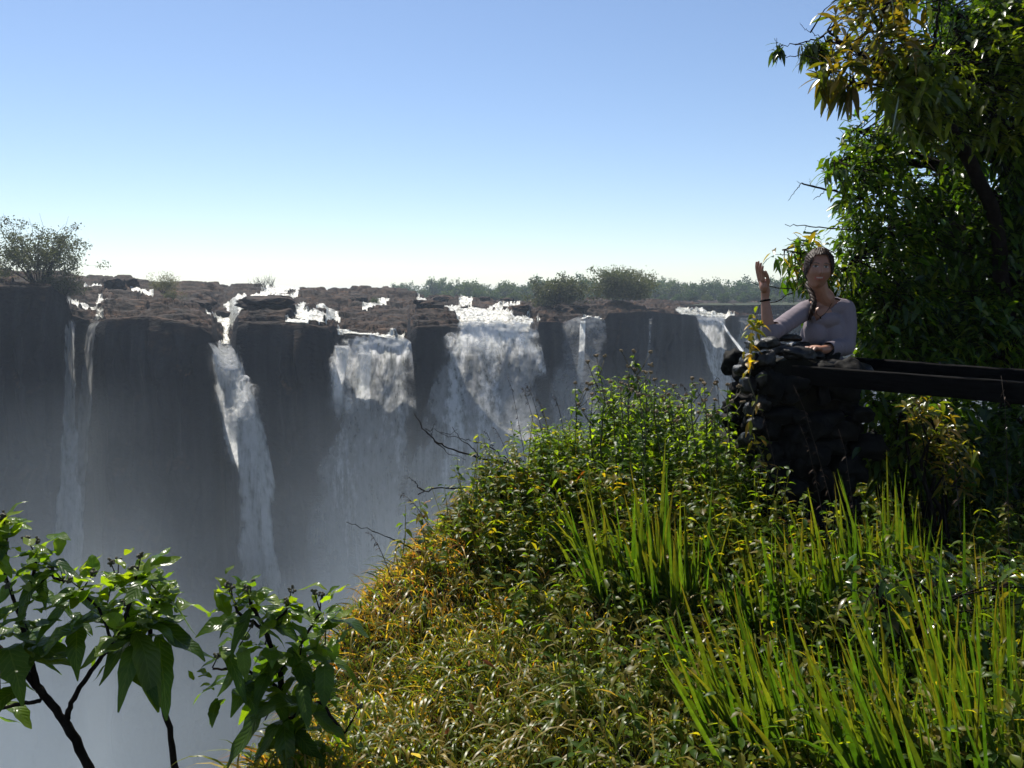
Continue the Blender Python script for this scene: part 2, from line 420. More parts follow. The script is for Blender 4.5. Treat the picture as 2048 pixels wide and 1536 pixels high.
def cells(p, s):
    f = np.floor(p); best = np.full(p.shape[:-1], 9.0); val = np.zeros(p.shape[:-1]); sec = best.copy()
    for a in (-1, 0, 1):
        for b in (-1, 0, 1):
            i = f[..., 0].astype(np.int64) + a; j = f[..., 1].astype(np.int64) + b; o = 0 * i
            cx = i + .5 + .42 * _h(i, j, o, s); cy_ = j + .5 + .42 * _h(i, j, o, s + 1); dd = np.hypot(p[..., 0] - cx, p[..., 1] - cy_)
            h = _h(i, j, o, s + 2); nb = dd < best; sec = np.where(nb, best, np.minimum(sec, dd)); val = np.where(nb, h, val); best = np.minimum(best, dd)
    return val, sec - best
cA, eA = cells(q3[..., :2] * [.28, .42], 5); cB, eB = cells(q3[..., :2] * [.8, 1.1], 15)
blocks = cA * .42 - .35 * (1 - sstep(0, .16, eA)) + cB * .16 - .12 * (1 - sstep(0, .2, eB))
hgt = base + (ter * 0.8 + blocks) * fade
sq = 0.6
fl = np.floor(hgt / sq); fr = hgt / sq - fl
hgt = 0.3 * hgt + 0.7 * (fl + sstep(.65, 1, fr)) * sq
hgt = hgt + 0.22 * fbm(q3 * [.7, .7, 1], 3, 21) * fade
hgt = hgt - 0.35 * sstep(-2, 6, wet) * sstep(0, .1, V_)
kk = sstep(-1, 4, wet) * .65; hgt = hgt * (1 - kk) + (base + ter * .5 * fade - .25) * kk
hgt[0] = zl
hgt = np.minimum(hgt, base + 1.1)
shelf = np.stack([X, depth, hgt], -1)
# the face below the lip
NR = 150
s_ = (np.linspace(0, 1, NR)) ** 1.5
drop = s_ * 98.0
Xl = X[0]; 
Fx, Fd = np.meshgrid(Xl, drop)
DD = np.broadcast_to(D[None], Fx.shape)
zz = zl[None] - Fd
fp = np.stack([Fx, np.zeros_like(Fx), zz], -1)
col_n = fbm(fp * [.16, 1, .018], 4, 51); jt, je = cells(np.stack([Fx * .32 + .5 * noise(fp * [.1, 1, .1], 3), zz * .11], -1), 31); jt = jt - .9 * (1 - sstep(0, .12, je))
bl_n = fbm(fp * [.5, 1, .12], 4, 61)
ledge = np.abs(noise(fp * [.03, 1, .35], 77))
fallcol = np.zeros(len(cols))
for a_, b_ in [(125, 210), (405, 560), (620, 840), (850, 1100), (1110, 1215), (1385, 1455), (1470, 1510)]: fallcol = np.maximum(fallcol, sstep(a_ - 14, a_ + 4, cols) * (1 - sstep(b_ - 4, b_ + 14, cols)))
Yf = DD - (1 - .75 * fallcol[None]) * (1.8 * col_n + 0.9 * bl_n + 1.0 * ledge + .65 * jt) * sstep(0, 5, Fd) - 0.03 * Fd + 0.0
Yf = Yf - 0.9 * (np.clip(Fd / 1.6, 0, 1) ** .5) * 0.9
# let recesses close up with depth
face = np.stack([Fx, Yf, zz], -1)
full = np.concatenate([shelf[::-1], face[1:]], 0)
far_edge = shelf[-1].copy()
rows = []
for k, (dd, zt) in enumerate([(8, -0.6), (25, -1.5), (80, -2.0)]):
    e = far_edge.copy(); sc = (e[:, 1] + dd) / e[:, 1]; e[:, 0] *= sc; e[:, 1] += dd; e[:, 2] = np.minimum(e[:, 2], e[:, 2] * .3 + zt) - .2
    e[:, 2] = e[:, 2] if k == 0 else zt
    rows.append(e)
full = np.concatenate([np.stack(rows[::-1]), full], 0)
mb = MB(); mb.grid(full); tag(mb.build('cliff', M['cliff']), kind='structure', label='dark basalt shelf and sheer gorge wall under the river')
# river water lying in its channels on the shelf
foam = shelf.copy()
fn = fbm(q3 * [1.1, 1.1, 1], 3, 88)
foam[..., 2] += 0.14 + 0.10 * fn
mk = wet > -1.2
mk4 = mk[:-1, :-1] & mk[1:, :-1] & mk[:-1, 1:] & mk[1:, 1:]
mk4[:, :] &= True
mb = MB(); mb.grid(foam, mask=mk4); tag(mb.build('water', M['river']), kind='structure', label='white river rapids crossing the rock shelf')
# flat country behind, out to the horizon
g = np.stack(np.meshgrid(np.linspace(-1800, 1800, 60), np.linspace(170, 2400, 60)), -1)
gz = -2.15 + 0.3 * fbm(np.concatenate([g * .02, np.zeros(g.shape[:2] + (1,))], -1), 3, 5)
mb = MB(); mb.grid(np.concatenate([g, gz[..., None]], -1)); tag(mb.build('terrain', M['bush_ground']), kind='structure')

# waterfalls: two or three ragged sheets each, bulging out from the lip and thinning as they drop
def px_depth(px, out): return lip(px)[1] - out
def sheet(mb, rowsdef, out0, out1, strength, soft, seed, kt=.42, lump=0.5, nu=None):
    """rowsdef: (py, left px, right px, brightness 0..1)"""
    R = np.array(rowsdef, float)
    n = max(12, int((R[-1, 0] - R[0, 0]) / 3.0)); t = np.linspace(0, 1, n)
    py = R[0, 0] + (R[-1, 0] - R[0, 0]) * t
    L = np.interp(py, R[:, 0], R[:, 1]); Rr = np.interp(py, R[:, 0], R[:, 2]); br = np.interp(py, R[:, 0], R[:, 3]) * (1 + .55 * sstep(.1, .4, t))
    wmax = (R[:, 2] - R[:, 1]).max(); m = nu or max(8, int(wmax / 2.5))
    u = np.linspace(0, 1, m)
    px = L[:, None] + (Rr - L)[:, None] * u[None]
    py2 = np.broadcast_to(py[:, None], px.shape)
    x0 = L[0] + (Rr[0] - L[0]) * u
    dl = lip(x0)[1]
    dl = np.convolve(np.pad(dl, 6, 'edge'), np.ones(13) / 13, 'valid')
    bul = out0 * 1.3 + 2.0 * sstep(-.03, .05, t) + max(0, out1 * .5 - out0) * np.sqrt(np.clip(t, 0, 1))
    d = dl[None] - bul[:, None]
    P = W(px, py2, d)
    nn = fbm(P * [.35, .35, .12], 4, seed) 
    d = d - lump * nn * sstep(0, .03, t)[:, None] - 0.25 * fbm(P * [1.2, 1.2, .5], 3, seed + 9)
    top = lip(x0)[0]
    edge = np.minimum(u, 1 - u) * 2; rag = fbm(P * [1.3, 1.3, .9], 3, seed + 5)
    en = fbm(np.stack([P[..., 2] * .25, P[..., 0] * .3, 0 * px], -1), 3, seed + 3)
    ef = sstep(0.02, .36, edge[None] + .25 * en + .12 * rag)
    rm = lip(px)[1].min(1); rm = np.convolve(np.pad(rm, 8, 'edge'), np.ones(17) / 17, 'valid'); kq = sstep(0, kt, t)[:, None]; d = np.minimum(d, lip(px)[1].mean(1)[:, None] - 1.5)
    d = d * (1 - kq) + np.minimum(d, rm[:, None] - 2.7 - .3 * out0) * kq
    P = W(px, py2, d)
    a = br[:, None] * np.ones_like(px) * strength * (1 + .55 * fbm(np.stack([P[..., 0] * .45, P[..., 2] * .03, 0 * px], -1), 3, seed + 21) * sstep(.04, .2, t)[:, None])
    end = 1 - sstep(.6, 1, t)
    al = ef * end[:, None] * sstep(.0, .02, t[:, None] + .012 * rag)
    colr = np.stack([a, soft * br[:, None] * np.ones_like(px), al], -1)
    mb.grid(P, col=colr)
def foam_burst(mb, px, py, d, rx, rz, seed, n=3):
    """a lumpy burst of spray thrown off the fall"""
    for k in range(n):
        u, v = np.meshgrid(np.linspace(0, 2 * math.pi, 40), np.linspace(0.05, math.pi - .05, 26))
        S = np.stack([np.cos(u) * np.sin(v), np.sin(u) * np.sin(v) * .7, np.cos(v)], -1)
        r = 1 + .45 * fbm(S * 1.7 + seed + k * 5, 4, seed)
        c = W(px, py, d) + RNG.normal(0, .25, 3) * [rx, .4, rz]
        P = c + S * r[..., None] * np.array([rx, rx, rz]) * (.55 + .25 * k)
        rim = 1 - .75 * sstep(.35, 1.0, np.abs(S[..., 0])) 
        mb.grid(P, col=np.stack([.62 * rim, .12 * rim, np.ones_like(rim) * (1 - .25 * k)], -1))
falls = [
 ('thin pale fall dropping below the big bush', [(640, 128, 152, .55), (760, 126, 154, .5), (900, 118, 158, .42), (1080, 108, 168, .32), (1300, 70, 150, .25), (1540, 40, 140, .2)], .8, 3.2, .75, 1.1, 1, []),
 ('thin fall below the narrow bent stream, nearest the big bush', [(639, 182, 203, 1.0), (655, 174, 192, .8), (700, 166, 188, .55), (820, 155, 184, .42), (1000, 140, 172, .3), (1250, 120, 165, .2)], .6, 3, .85, 1.1, 2, []),
 ('narrow waterfall through the deep notch with bursts of spray', [(684, 410, 478, 1.4), (720, 415, 488, 1.3), (750, 420, 496, 1.0), (800, 430, 520, .9), (900, 450, 538, .8), (1000, 464, 556, .7), (1100, 472, 568, .6), (1300, 486, 580, .4)], 1.0, 5.0, .9, .95, 3,
   [(448, 712, 1.3, 1.5), (460, 735, 1.2, 1.2), (492, 782, 1.3, 1.7), (484, 808, .9, 1.2)]),
 ('broad square-shouldered waterfall with olive water at its lip', [(667, 678, 800, 1.3), (684, 668, 822, 1.25), (720, 662, 826, .9), (800, 652, 832, .62), (900, 640, 836, .5), (1000, 626, 834, .42), (1150, 600, 822, .3), (1400, 560, 810, .18)], 1.0, 4.5, .9, .7, 4,
   [(700, 745, 1.1, 2.2), (735, 735, .9, 1.6), (697, 808, .9, 1.1), (668, 730, .5, 1.6)]),
 ('widest waterfall, below the brightest rapids', [(640, 905, 1068, 1.3), (660, 893, 1076, 1.3), (695, 882, 1084, 1.0), (735, 872, 1092, .72), (820, 852, 1100, .6), (920, 826, 1108, .48), (1030, 796, 1112, .36), (1200, 760, 1100, .2)], .8, 5.5, .9, .72, 5,
   [(900, 690, 1.2, 1.0), (1050, 690, 1.2, 1.2), (960, 690, 2.0, .9)]),
 ('veil-like waterfall with one bright thread, right of the widest fall', [(632, 1160, 1204, 1.0), (645, 1124, 1212, .8), (680, 1112, 1214, .5), (760, 1102, 1212, .42), (860, 1088, 1200, .34), (1000, 1075, 1195, .2)], .6, 3.5, .75, .6, 6, []),
 ('faint trickle down the bare dark wall', [(636, 1298, 1305, .6), (680, 1295, 1303, .45), (760, 1286, 1300, .3)], .5, 1.5, .7, .5, 7, []),
 ('tapering waterfall seen just left of the stone pillar', [(630, 1388, 1450, 1.3), (645, 1392, 1452, 1.0), (680, 1400, 1452, .75), (740, 1418, 1460, .62), (800, 1434, 1470, .5), (950, 1455, 1500, .3)], .6, 5, .9, .85, 8, []),
 ('thin slanting stream beside the tapering waterfall', [(641, 1437, 1443, 1.6), (670, 1456, 1463, 1.5), (705, 1482, 1491, 1.3), (760, 1515, 1530, .8)], 2, 4, .9, .6, 9, []),
 ('short fall half hidden behind the raised arm', [(634, 1472, 1510, .8), (680, 1474, 1512, .55), (800, 1478, 1520, .3)], .5, 2, .8, .6, 10, []),
]
for lab, rd, o0, o1, st, sf, seed, bursts in falls:
    mb = MB()
    kt = .10 if 'notch' in lab else .42
    sheet(mb, rd, o0, o1, st, sf, seed * 13, kt=kt)
    sheet(mb, [(a_, b_ - 4, c_ + 4, e_ * .32) for a_, b_, c_, e_ in rd], o0 + .8, o1 + 1.2, st * .8, sf * .12, seed * 29 + 1, kt=kt, lump=.9)
    rd2 = [(a, b + (c - b) * .04, c - (c - b) * .03, e * .9) for a, b, c, e in rd]
    if 'veil' in lab:
        sheet(mb, [(640, 1160, 1172, 1.5), (700, 1157, 1170, 1.2), (780, 1150, 1168, .7)], .9, 4.2, .9, .5, 91)
    if 'square' in lab:
        sheet(mb, [(690, 668, 700, 1.3), (760, 660, 690, 1.1), (830, 655, 690, .6)], 1.5, 5.2, .8, .4, 92)
        sheet(mb, [(700, 708, 745, 1.2), (780, 706, 742, .9), (860, 700, 750, .5)], 1.6, 5.6, .8, .4, 93)
    for k, (bx, by, rx, rz) in enumerate(bursts):
        foam_burst(mb, bx, by, px_depth(bx, 6.0 if by > 770 else 4.5 if by > 700 else 3.2), rx, rz, seed * 7 + k)
    o = mb.build('waterfall', M['fall']); tag(o, lab, 'waterfall', 'waterfalls along the gorge wall')

# ------------------------------------------------------------------ shrubs and trees on the far side
def shelf_z(px, d):
    """height of the shelf under pixel column px at distance d"""
    i = int(np.argmin(abs(cols - px))); return float(np.interp(d, depth[:, i], hgt[:, i]))
def make_tree(name, base, H, R, label, cat, nlimb=14, nleaf=2500, leafL=.22, cols_=((.05, .07, .025), (.08, .09, .035)), group=None,
              low=.25, flat=1.0, trunkR=.12, bare=0, seed=0, m='far', lean=(0, 0), single=True, upright=.0, clump=.16):
    r = np.random.default_rng(1000 + seed); base = np.asarray(base, float)
    t = thing(name, base, label, cat, group)
    mb = MB(); ends = []
    fork = base + np.array([lean[0] * .2, lean[1] * .2, H * low])
    if single: mb.tube(np.array([base - [0, 0, .3], (base + fork) / 2 + r.normal(0, .03, 3) * H, fork]), [trunkR, trunkR * .85, trunkR * .7], 6)
    for i in range(nlimb):
        a = r.uniform(0, 2 * math.pi); rr = r.uniform(.15, 1) ** .6; h = r.uniform(.35, 1.0)
        tip = base + np.array([math.cos(a) * R * rr + lean[0] * h, math.sin(a) * R * rr * .8 + lean[1] * h, H * (h * (1 - .35 * rr * flat) )])
        st = fork if single else base + np.array([math.cos(a), math.sin(a), 0]) * R * .12
        mid = (st + tip) / 2 + r.normal(0, .06, 3) * R + [0, 0, .06 * H + upright * H]
        pts = np.array([st, (st + mid) / 2 + r.normal(0, .02, 3) * R, mid, (mid + tip) / 2 + r.normal(0, .03, 3) * R, tip])
        mb.tube(pts, np.linspace(trunkR * .5, trunkR * .08, 5), 4)
        for k in range(5):
            s0 = pts[2] + (pts[4] - pts[2]) * r.uniform(0, 1); e = s0 + r.normal(0, 1, 3) * R * .22 + [0, 0, .06 * R]
            mb.tube(np.array([s0, (s0 + e) / 2 + r.normal(0, .02, 3) * R, e]), [trunkR * .16, trunkR * .1, trunkR * .04], 3); ends.append(e)
        ends.append(tip); ends.append(mid)
    for k in range(bare):
        a = r.uniform(0, 2 * math.pi); tip = base + np.array([math.cos(a) * R * .9, math.sin(a) * R * .5, H * r.uniform(.9, 1.25)])
        mid = (fork + tip) / 2 + r.normal(0, .06, 3) * R
        mb.tube(np.array([fork, mid, (mid + tip) / 2 + r.normal(0, .04, 3) * R, tip]), [trunkR * .4, trunkR * .25, trunkR * .14, trunkR * .06], 4)
    mb.build('trunk', M['bark'], t)
    ends = np.array(ends)
    P = ends[r.integers(0, len(ends), nleaf)] + r.normal(0, 1, (nleaf, 3)) * R * clump * [1, 1, .75]
    keep = P[:, 2] > base[2] + .05 * H; P = P[keep]; n = len(P)
    Dv = r.normal(0, 1, (n, 3)) + [0, 0, .2]; Nv = r.normal(0, 1, (n, 3)) + [0, 0, .6]
    mixv = r.uniform(0, 1, (n, 1)) ; cc = np.array(cols_[0]) * (1 - mixv) + np.array(cols_[1]) * mixv
    mb = MB(); mb.blades(P, Dv, Nv, leafL * r.uniform(.6, 1.4, n), leafL * .6 * r.uniform(.6, 1.3, n), cc, seg=2, mid=False, droop=.1)
    mb.build('crown', M[m], t)
    return t
def sh(px, d, dz=0): 
    z = shelf_z(px, d); return np.array([(px - 1024) / F * d, d, z + dz])
olive = ((.04, .05, .02), (.12, .12, .055)); green = ((.03, .05, .018), (.08, .11, .04))
make_tree('bush', sh(85, 92), 6.6, 5.0, 'large half-bare bush on the cliff edge, top left of the falls', 'bush', 30, 9500, .24, olive, single=False, flat=.5, bare=14, seed=1, trunkR=.13, upright=.05, clump=.075)
make_tree('bush', sh(-30, 95), 3.2, 5.5, 'low olive bush at the left border beside the half-bare bush', 'bush', 20, 6000, .24, olive, single=False, seed=2, trunkR=.09, clump=.11)
make_tree('bush', sh(130, 91, -.4), 3.0, 2.6, 'dark low bush hanging over the cliff edge above the thin falls', 'bush', 20, 3200, .18, ((.02, .03, .012), (.05, .06, .025)), single=False, seed=3, trunkR=.08)
make_tree('bush', sh(330, 118), 2.7, 2.2, 'small rounded olive bush on the rock shelf', 'bush', 14, 2200, .17, ((.09, .09, .03), (.16, .15, .06)), single=False, seed=4, trunkR=.06)
make_tree('bush', sh(348, 108), 1.5, 1.7, 'low spreading shrub in front of the small rounded olive bush', 'bush', 12, 1000, .15, olive, single=False, seed=5, trunkR=.05)
make_tree('shrub', sh(752, 128), 1.4, .9, 'tiny dark shrub alone on the skyline rocks', 'shrub', 8, 500, .16, green, single=False, seed=6, trunkR=.05)
for k, (px, d, h) in enumerate([(530, 138, 2.1), (545, 140, 2.4), (518, 140, 1.8)]):
    b = sh(px, d); mb = MB(); rr = np.random.default_rng(k)
    for j in range(16):
        e = b + [rr.normal(0, .8), rr.normal(0, .4), h * rr.uniform(.5, 1)]
        mb.tube(np.array([b + [rr.normal(0, .4), 0, -.1], (b + e) / 2 + rr.normal(0, .12, 3), e]), [.035, .028, .012], 3)
    n = 60; P = b + rr.normal(0, 1, (n, 3)) * [.8, .4, .4] + [0, 0, h * .6]
    mb.blades(P, rr.normal(0, 1, (n, 3)), rr.normal(0, 1, (n, 3)), .16, .08, (.08, .08, .04), seg=2, mid=False)
    tag(mb.build('dry_weeds', M['stalk']), ['tuft of tall dry weeds on the skyline above the notch fall', 'tallest dry weed tuft behind the twin cascades', 'thin dry weed tuft at the end of the skyline tufts'][k], 'weeds', 'dry weeds on the skyline')
make_tree('tree', sh(1112, 128), 4.8, 4.4, 'bushy tree with a dead branch on top, on the rocks above the widest waterfall', 'tree', 24, 11000, .34, olive, bare=2, seed=11, trunkR=.16, low=.15, clump=.10)
make_tree('tree', sh(1245, 134), 4.6, 5.6, 'round spreading tree on the rocks right of the dead-branched tree', 'tree', 26, 12000, .34, ((.06, .075, .03), (.13, .13, .055)), seed=12, trunkR=.16, low=.1, clump=.10)
# trees of the far bank: four prototypes, copied
protos = []
for k in range(4):
    protos.append(make_tree('far_tree', (0, 0, 0), [6.6, 8.0, 5.8, 7.0][k], [5.4, 5.2, 5.8, 4.6][k], 'hazy green tree in the line on the far river bank', 'tree', 14, 4200, .7,
                  [((.03, .065, .015), (.075, .13, .03)), ((.02, .05, .012), (.055, .10, .024)), ((.045, .07, .018), (.10, .135, .034)), ((.028, .058, .014), (.07, .12, .026))][k],
                  group='trees along the far river bank', seed=20 + k, trunkR=.25, low=.18, clump=.12))
k = 0
rr = np.random.default_rng(5)
spots = []
for px in np.arange(800, 1700, 21):
    spots.append((px + rr.uniform(-8, 8), 285 + rr.uniform(-18, 18) + max(0, 900 - px) * .5, rr.uniform(.62, 1.12)))
spots += [(1190, 262, .95), (1238, 270, 1.25), (1262, 270, 1.05), (1305, 280, 1.0), (1215, 290, 1.0), (1560, 250, .95), (1585, 246, .85), (940, 290, 1.0), (1010, 285, .95)]
for px in np.arange(825, 1600, 33):
    spots.append((px + rr.uniform(-8, 8), 225 + rr.uniform(-8, 8), rr.uniform(.3, .45)))
for i, (px, d, s) in enumerate(spots):
    src = protos[i % 4]
    if i < 4: o = src
    else:
        o = src.copy(); C.objects.link(o)
        for ch in src.children:
            c2 = ch.copy(); C.objects.link(c2); c2.parent = o
    o.location = ((px - 1024) / F * d, d, -2.2); o.scale = (s, s, s); o.rotation_euler = (0, 0, i * 1.7)
    if s < .5: o['label'] = 'low bushy tree in front of the far bank tree line'; 
    if s >= 1.2: o['label'] = 'tallest rounded tree of the far bank tree line'
# loose boulders on the shelf
ico = bmesh.new(); bmesh.ops.create_icosphere(ico, subdivisions=3, radius=1.0)
ICO_V = np.array([v.co[:] for v in ico.verts]); ICO_T = np.array([[v.index for v in f.verts] for f in ico.faces]); ico.free()
def rock(mb, c, r, seed, amp=.3, cube=.35, rot=0.0, fr=1.6):
    v = ICO_V.copy(); m = np.abs(v).max(1, keepdims=True); v = v * (1 - cube) + v / m * cube * .85
    v = v * (1 + amp * fbm(ICO_V * fr + seed * 3.7, 4, seed))[:, None] * np.asarray(r)
    cr, sr = math.cos(rot), math.sin(rot); v = v @ np.array([[cr, sr, 0], [-sr, cr, 0], [0, 0, 1]])
    mb.add(v + np.asarray(c), t=ICO_T)
bl = [(1012, 150, 1.5, .9, 'dark blocky boulder behind the brightest rapids'), (888, 152, 2.2, .9, 'wide dark boulder on the skyline left of the brightest rapids'), (970, 150, 1.2, .6, 'flat boulder splitting the brightest rapids'),
      (235, 118, 2.0, .9, 'dark boulder by the skyline stream, left of the olive bush'), (262, 121, 1.5, .8, 'smaller dark boulder touching the one by the skyline stream'), (722, 128, 1.3, .6, 'low dark boulder beside the tiny skyline shrub'),
      (440, 112, 2.0, .9, 'big dark boulder left of the twin cascades'), (560, 104, 2.3, 1.0, 'long boulder between the two cascade arms'), (530, 96, 3.2, .8, 'long flat slab on the block right of the notch'),
      (790, 112, 2.2, .7, 'flat brown slab above the square-shouldered waterfall'), (860, 110, 2.0, .7, 'dark slab at the left edge of the brightest rapids'), (1040, 118, 2.0, .8, 'dark boulder right of the brightest rapids'),
      (1140, 124, 2.5, .9, 'boulder under the dead-branched tree'), (395, 104, 2.4, .9, 'broken dark boulder at the edge above the notch')]
for k, (px, d, r, h, lab) in enumerate(bl):
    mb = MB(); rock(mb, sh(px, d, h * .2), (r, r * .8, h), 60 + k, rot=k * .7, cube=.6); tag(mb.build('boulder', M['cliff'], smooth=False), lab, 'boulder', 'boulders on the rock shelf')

# ------------------------------------------------------------------ air: haze box and gorge spray
def box_mesh(name, lo, hi, material):
    lo, hi = np.array(lo, float), np.array(hi, float)
    v = np.array([[x, y, z] for x in (0, 1) for y in (0, 1) for z in (0, 1)]) * (hi - lo) + lo
    mb = MB(); mb.add(v, [[0, 1, 3, 2], [4, 6, 7, 5], [0, 4, 5, 1], [2, 3, 7, 6], [0, 2, 6, 4], [1, 5, 7, 3]])
    return mb.build(name, material, smooth=False)
tag(box_mesh('haze', (-1900, -12, -112), (1900, 2500, 16), volume_mat('haze_air', 0.00045, 0.15, (.72, .85, 1))), kind='stuff')
def mist_field(n, l, v):
    g = n.new('ShaderNodeNewGeometry'); tc = n.new('ShaderNodeTexCoord'); s = n.new('ShaderNodeSeparateXYZ'); l.new(tc.outputs['Object'], s.inputs[0])
    t = n.new('ShaderNodeTexNoise'); t.inputs['Scale'].default_value = .035; t.inputs['Detail'].default_value = 3
    l.new(tc.outputs['Object'], t.inputs['Vector'])
    r = n.new('ShaderNodeMapRange'); r.inputs['From Min'].default_value = -7; r.inputs['From Max'].default_value = -55
    r.inputs['To Min'].default_value = 0; r.inputs['To Max'].default_value = 1; r.clamp = True; l.new(s.outputs[2], r.inputs[0])
    pw = math_(n, l, 'POWER', r.outputs[0], 1.2)
    k = math_(n, l, 'ADD', math_(n, l, 'MULTIPLY', math_(n, l, 'SUBTRACT', t.outputs[0], .5), 7.5), 1.0, clamp=False)
    k = math_(n, l, 'MAXIMUM', k, 0.15)
    l.new(math_(n, l, 'MULTIPLY', math_(n, l, 'MULTIPLY', pw, k), MIST), v.inputs['Density'])
MIST = 0.021
tag(box_mesh('spray_mist', (-110, 34, -105), (190, 190, -5), volume_mat('gorge_spray', 0.02, 0.15, (.80, .90, .97), mist_field)), kind='stuff')
# ------------------------------------------------------------------ near bank
EY = np.array([0.2, 1.6, 2.4, 3.3, 4.0, 4.6, 5.1, 5.5, 6.0, 7.0, 9.0, 13.0, 20.0, 40.0])
EX = np.array([-.95, -.92, -.83, -.82, -.56, -.13, .35, .95, 1.7, 2.0, 2.3, 2.6, 2.5, 3.0])
def edge_x(y): return np.interp(y, EY, EX)
def ground_z(x, y):
    x = np.asarray(x, float); y = np.asarray(y, float)
    e = edge_x(y); s = x - e
    g = -1.45 + .32 * sstep(2.6, 4.8, y) * (1 - sstep(1.0, 1.6, x)) + .13 * fbm(np.stack([x * 1.5, y * 1.5, 0 * x], -1), 3, 4) * (1 - sstep(5.4, 6.2, y))
    g = g - .22 * sstep(1.4, 2.0, x) * sstep(5, 6, y)
    dr = np.maximum(0, -s + .12) + 1.4 * np.maximum(0, y - 10.5) ** 1.2
    return g - 2.9 * dr ** 1.15 - .5 * sstep(-.3, .2, -s) * .25
gx, gy = np.meshgrid(np.concatenate([np.linspace(-26, -3, 40)[:-1], np.linspace(-3, 5, 150), np.linspace(5, 40, 24)[1:]]), np.concatenate([np.linspace(-14, .2, 12)[:-1], np.linspace(.2, 9, 150), np.linspace(9, 40, 30)[1:]]))
gz = np.maximum(ground_z(gx, gy), -100)
mb = MB(); mb.grid(np.stack([gx, gy, gz], -1)); tag(mb.build('ground', M['soil']), kind='structure')

def scatter(n, x0, x1, y0, y1, dens, rs):
    x = rs.uniform(x0, x1, n); y = y0 + (y1 - y0) * rs.uniform(0, 1, n)
    k = rs.uniform(0, 1, n) < dens(x, y); x, y = x[k], y[k]
    return x, y, ground_z(x, y)
r3 = np.random.default_rng(31)
def pal(n, cols_, rs, jitter=.2):
    c = np.array(cols_)[rs.integers(0, len(cols_), n)]
    return c * rs.uniform(1 - jitter, 1 + jitter, (n, 1))
def patch(x, y, s=1.3, k=0): return fbm(np.stack([x * s, y * s, 0 * x + k], -1), 3, 14 + k)
INWALL = lambda x, y: (x > 1.28) & (x < 2.05) & (y > 4.15) & (y < 4.95)
# fine arching grass, golden along the edge and in the lower middle
def dens_g(x, y):
    s = x - edge_x(y)
    d = .12 + .9 * np.exp(-np.maximum(0, s - .15) ** 2 / .45) * (1 - .6 * sstep(3.9, 4.6, y)) + .85 * np.exp(-((x - .05) ** 2 / .45 + (y - 2.3) ** 2 / 1.1))
    d = d * (s > -.40) * (1 + .45 * patch(x, y))
    return np.clip(d, 0, 1) * ~INWALL(x, y)
x, y, z = scatter(80000, -1.3, 3.0, 1.5, 5.6, dens_g, r3)
m = len(x); s_e = x - edge_x(y)
gold = np.clip(.72 - .35 * s_e + .5 * patch(x, y, 1.7, 3), 0, 1)
cg = pal(m, [(.075, .10, .018), (.10, .12, .022), (.05, .08, .014)], r3, .35); cgo = pal(m, [(.26, .18, .04), (.32, .20, .05), (.22, .13, .035), (.20, .16, .03), (.26, .11, .04), (.34, .27, .10)], r3, .35)
cc = np.where(r3.uniform(0, 1, (m, 1)) < gold[:, None] * .62, cgo, cg)
Dg = np.stack([r3.normal(-.25, .55, m), r3.normal(-.15, .5, m), np.full(m, 1.0)], -1)
Ng = np.stack([r3.normal(0, .6, m), np.full(m, -1.0), r3.uniform(0, .6, m)], -1)
Lg = r3.uniform(.12, .34, m) * (1 + .3 * patch(x, y, 2, 7))
mb = MB(); mb.blades(np.stack([x, y, z - .01], -1), Dg, Ng, Lg, r3.uniform(.0035, .0075, m), cc, seg=5, mid=False, droop=r3.uniform(.5, 1.5, m), shape='blade')
tag(mb.build('grass', M['grass']), kind='stuff', label='golden and olive arching grass on the bank')

x, y, z = scatter(9000, -.9, 1.6, 1.6, 3.9, lambda x, y: np.clip(1.1 * np.exp(-((x - .05) ** 2 / .5 + (y - 2.3) ** 2 / .9)) * (1 + .5 * patch(x, y, 1.6, 31)), 0, 1) * (x - edge_x(y) > -.1), r3)
m = len(x); a = r3.uniform(0, 2 * math.pi, m)
mb = MB(); mb.blades(np.stack([x, y, z + .05], -1), np.stack([np.cos(a) * .7 - .2, np.sin(a) * .7 - .2, np.full(m, 1.2)], -1), np.stack([-np.cos(a), -np.sin(a), np.full(m, .8)], -1), r3.uniform(.22, .46, m), r3.uniform(.005, .010, m),
    pal(m, [(.13, .15, .022), (.10, .13, .018), (.19, .15, .028), (.08, .11, .014), (.24, .19, .06)], r3, .3), seg=7, mid=False, droop=r3.uniform(.8, 1.7, m), shape='blade')
tag(mb.build('arching_grass', M['grass']), kind='stuff', label='long pale arching grass in the lower middle of the bank')

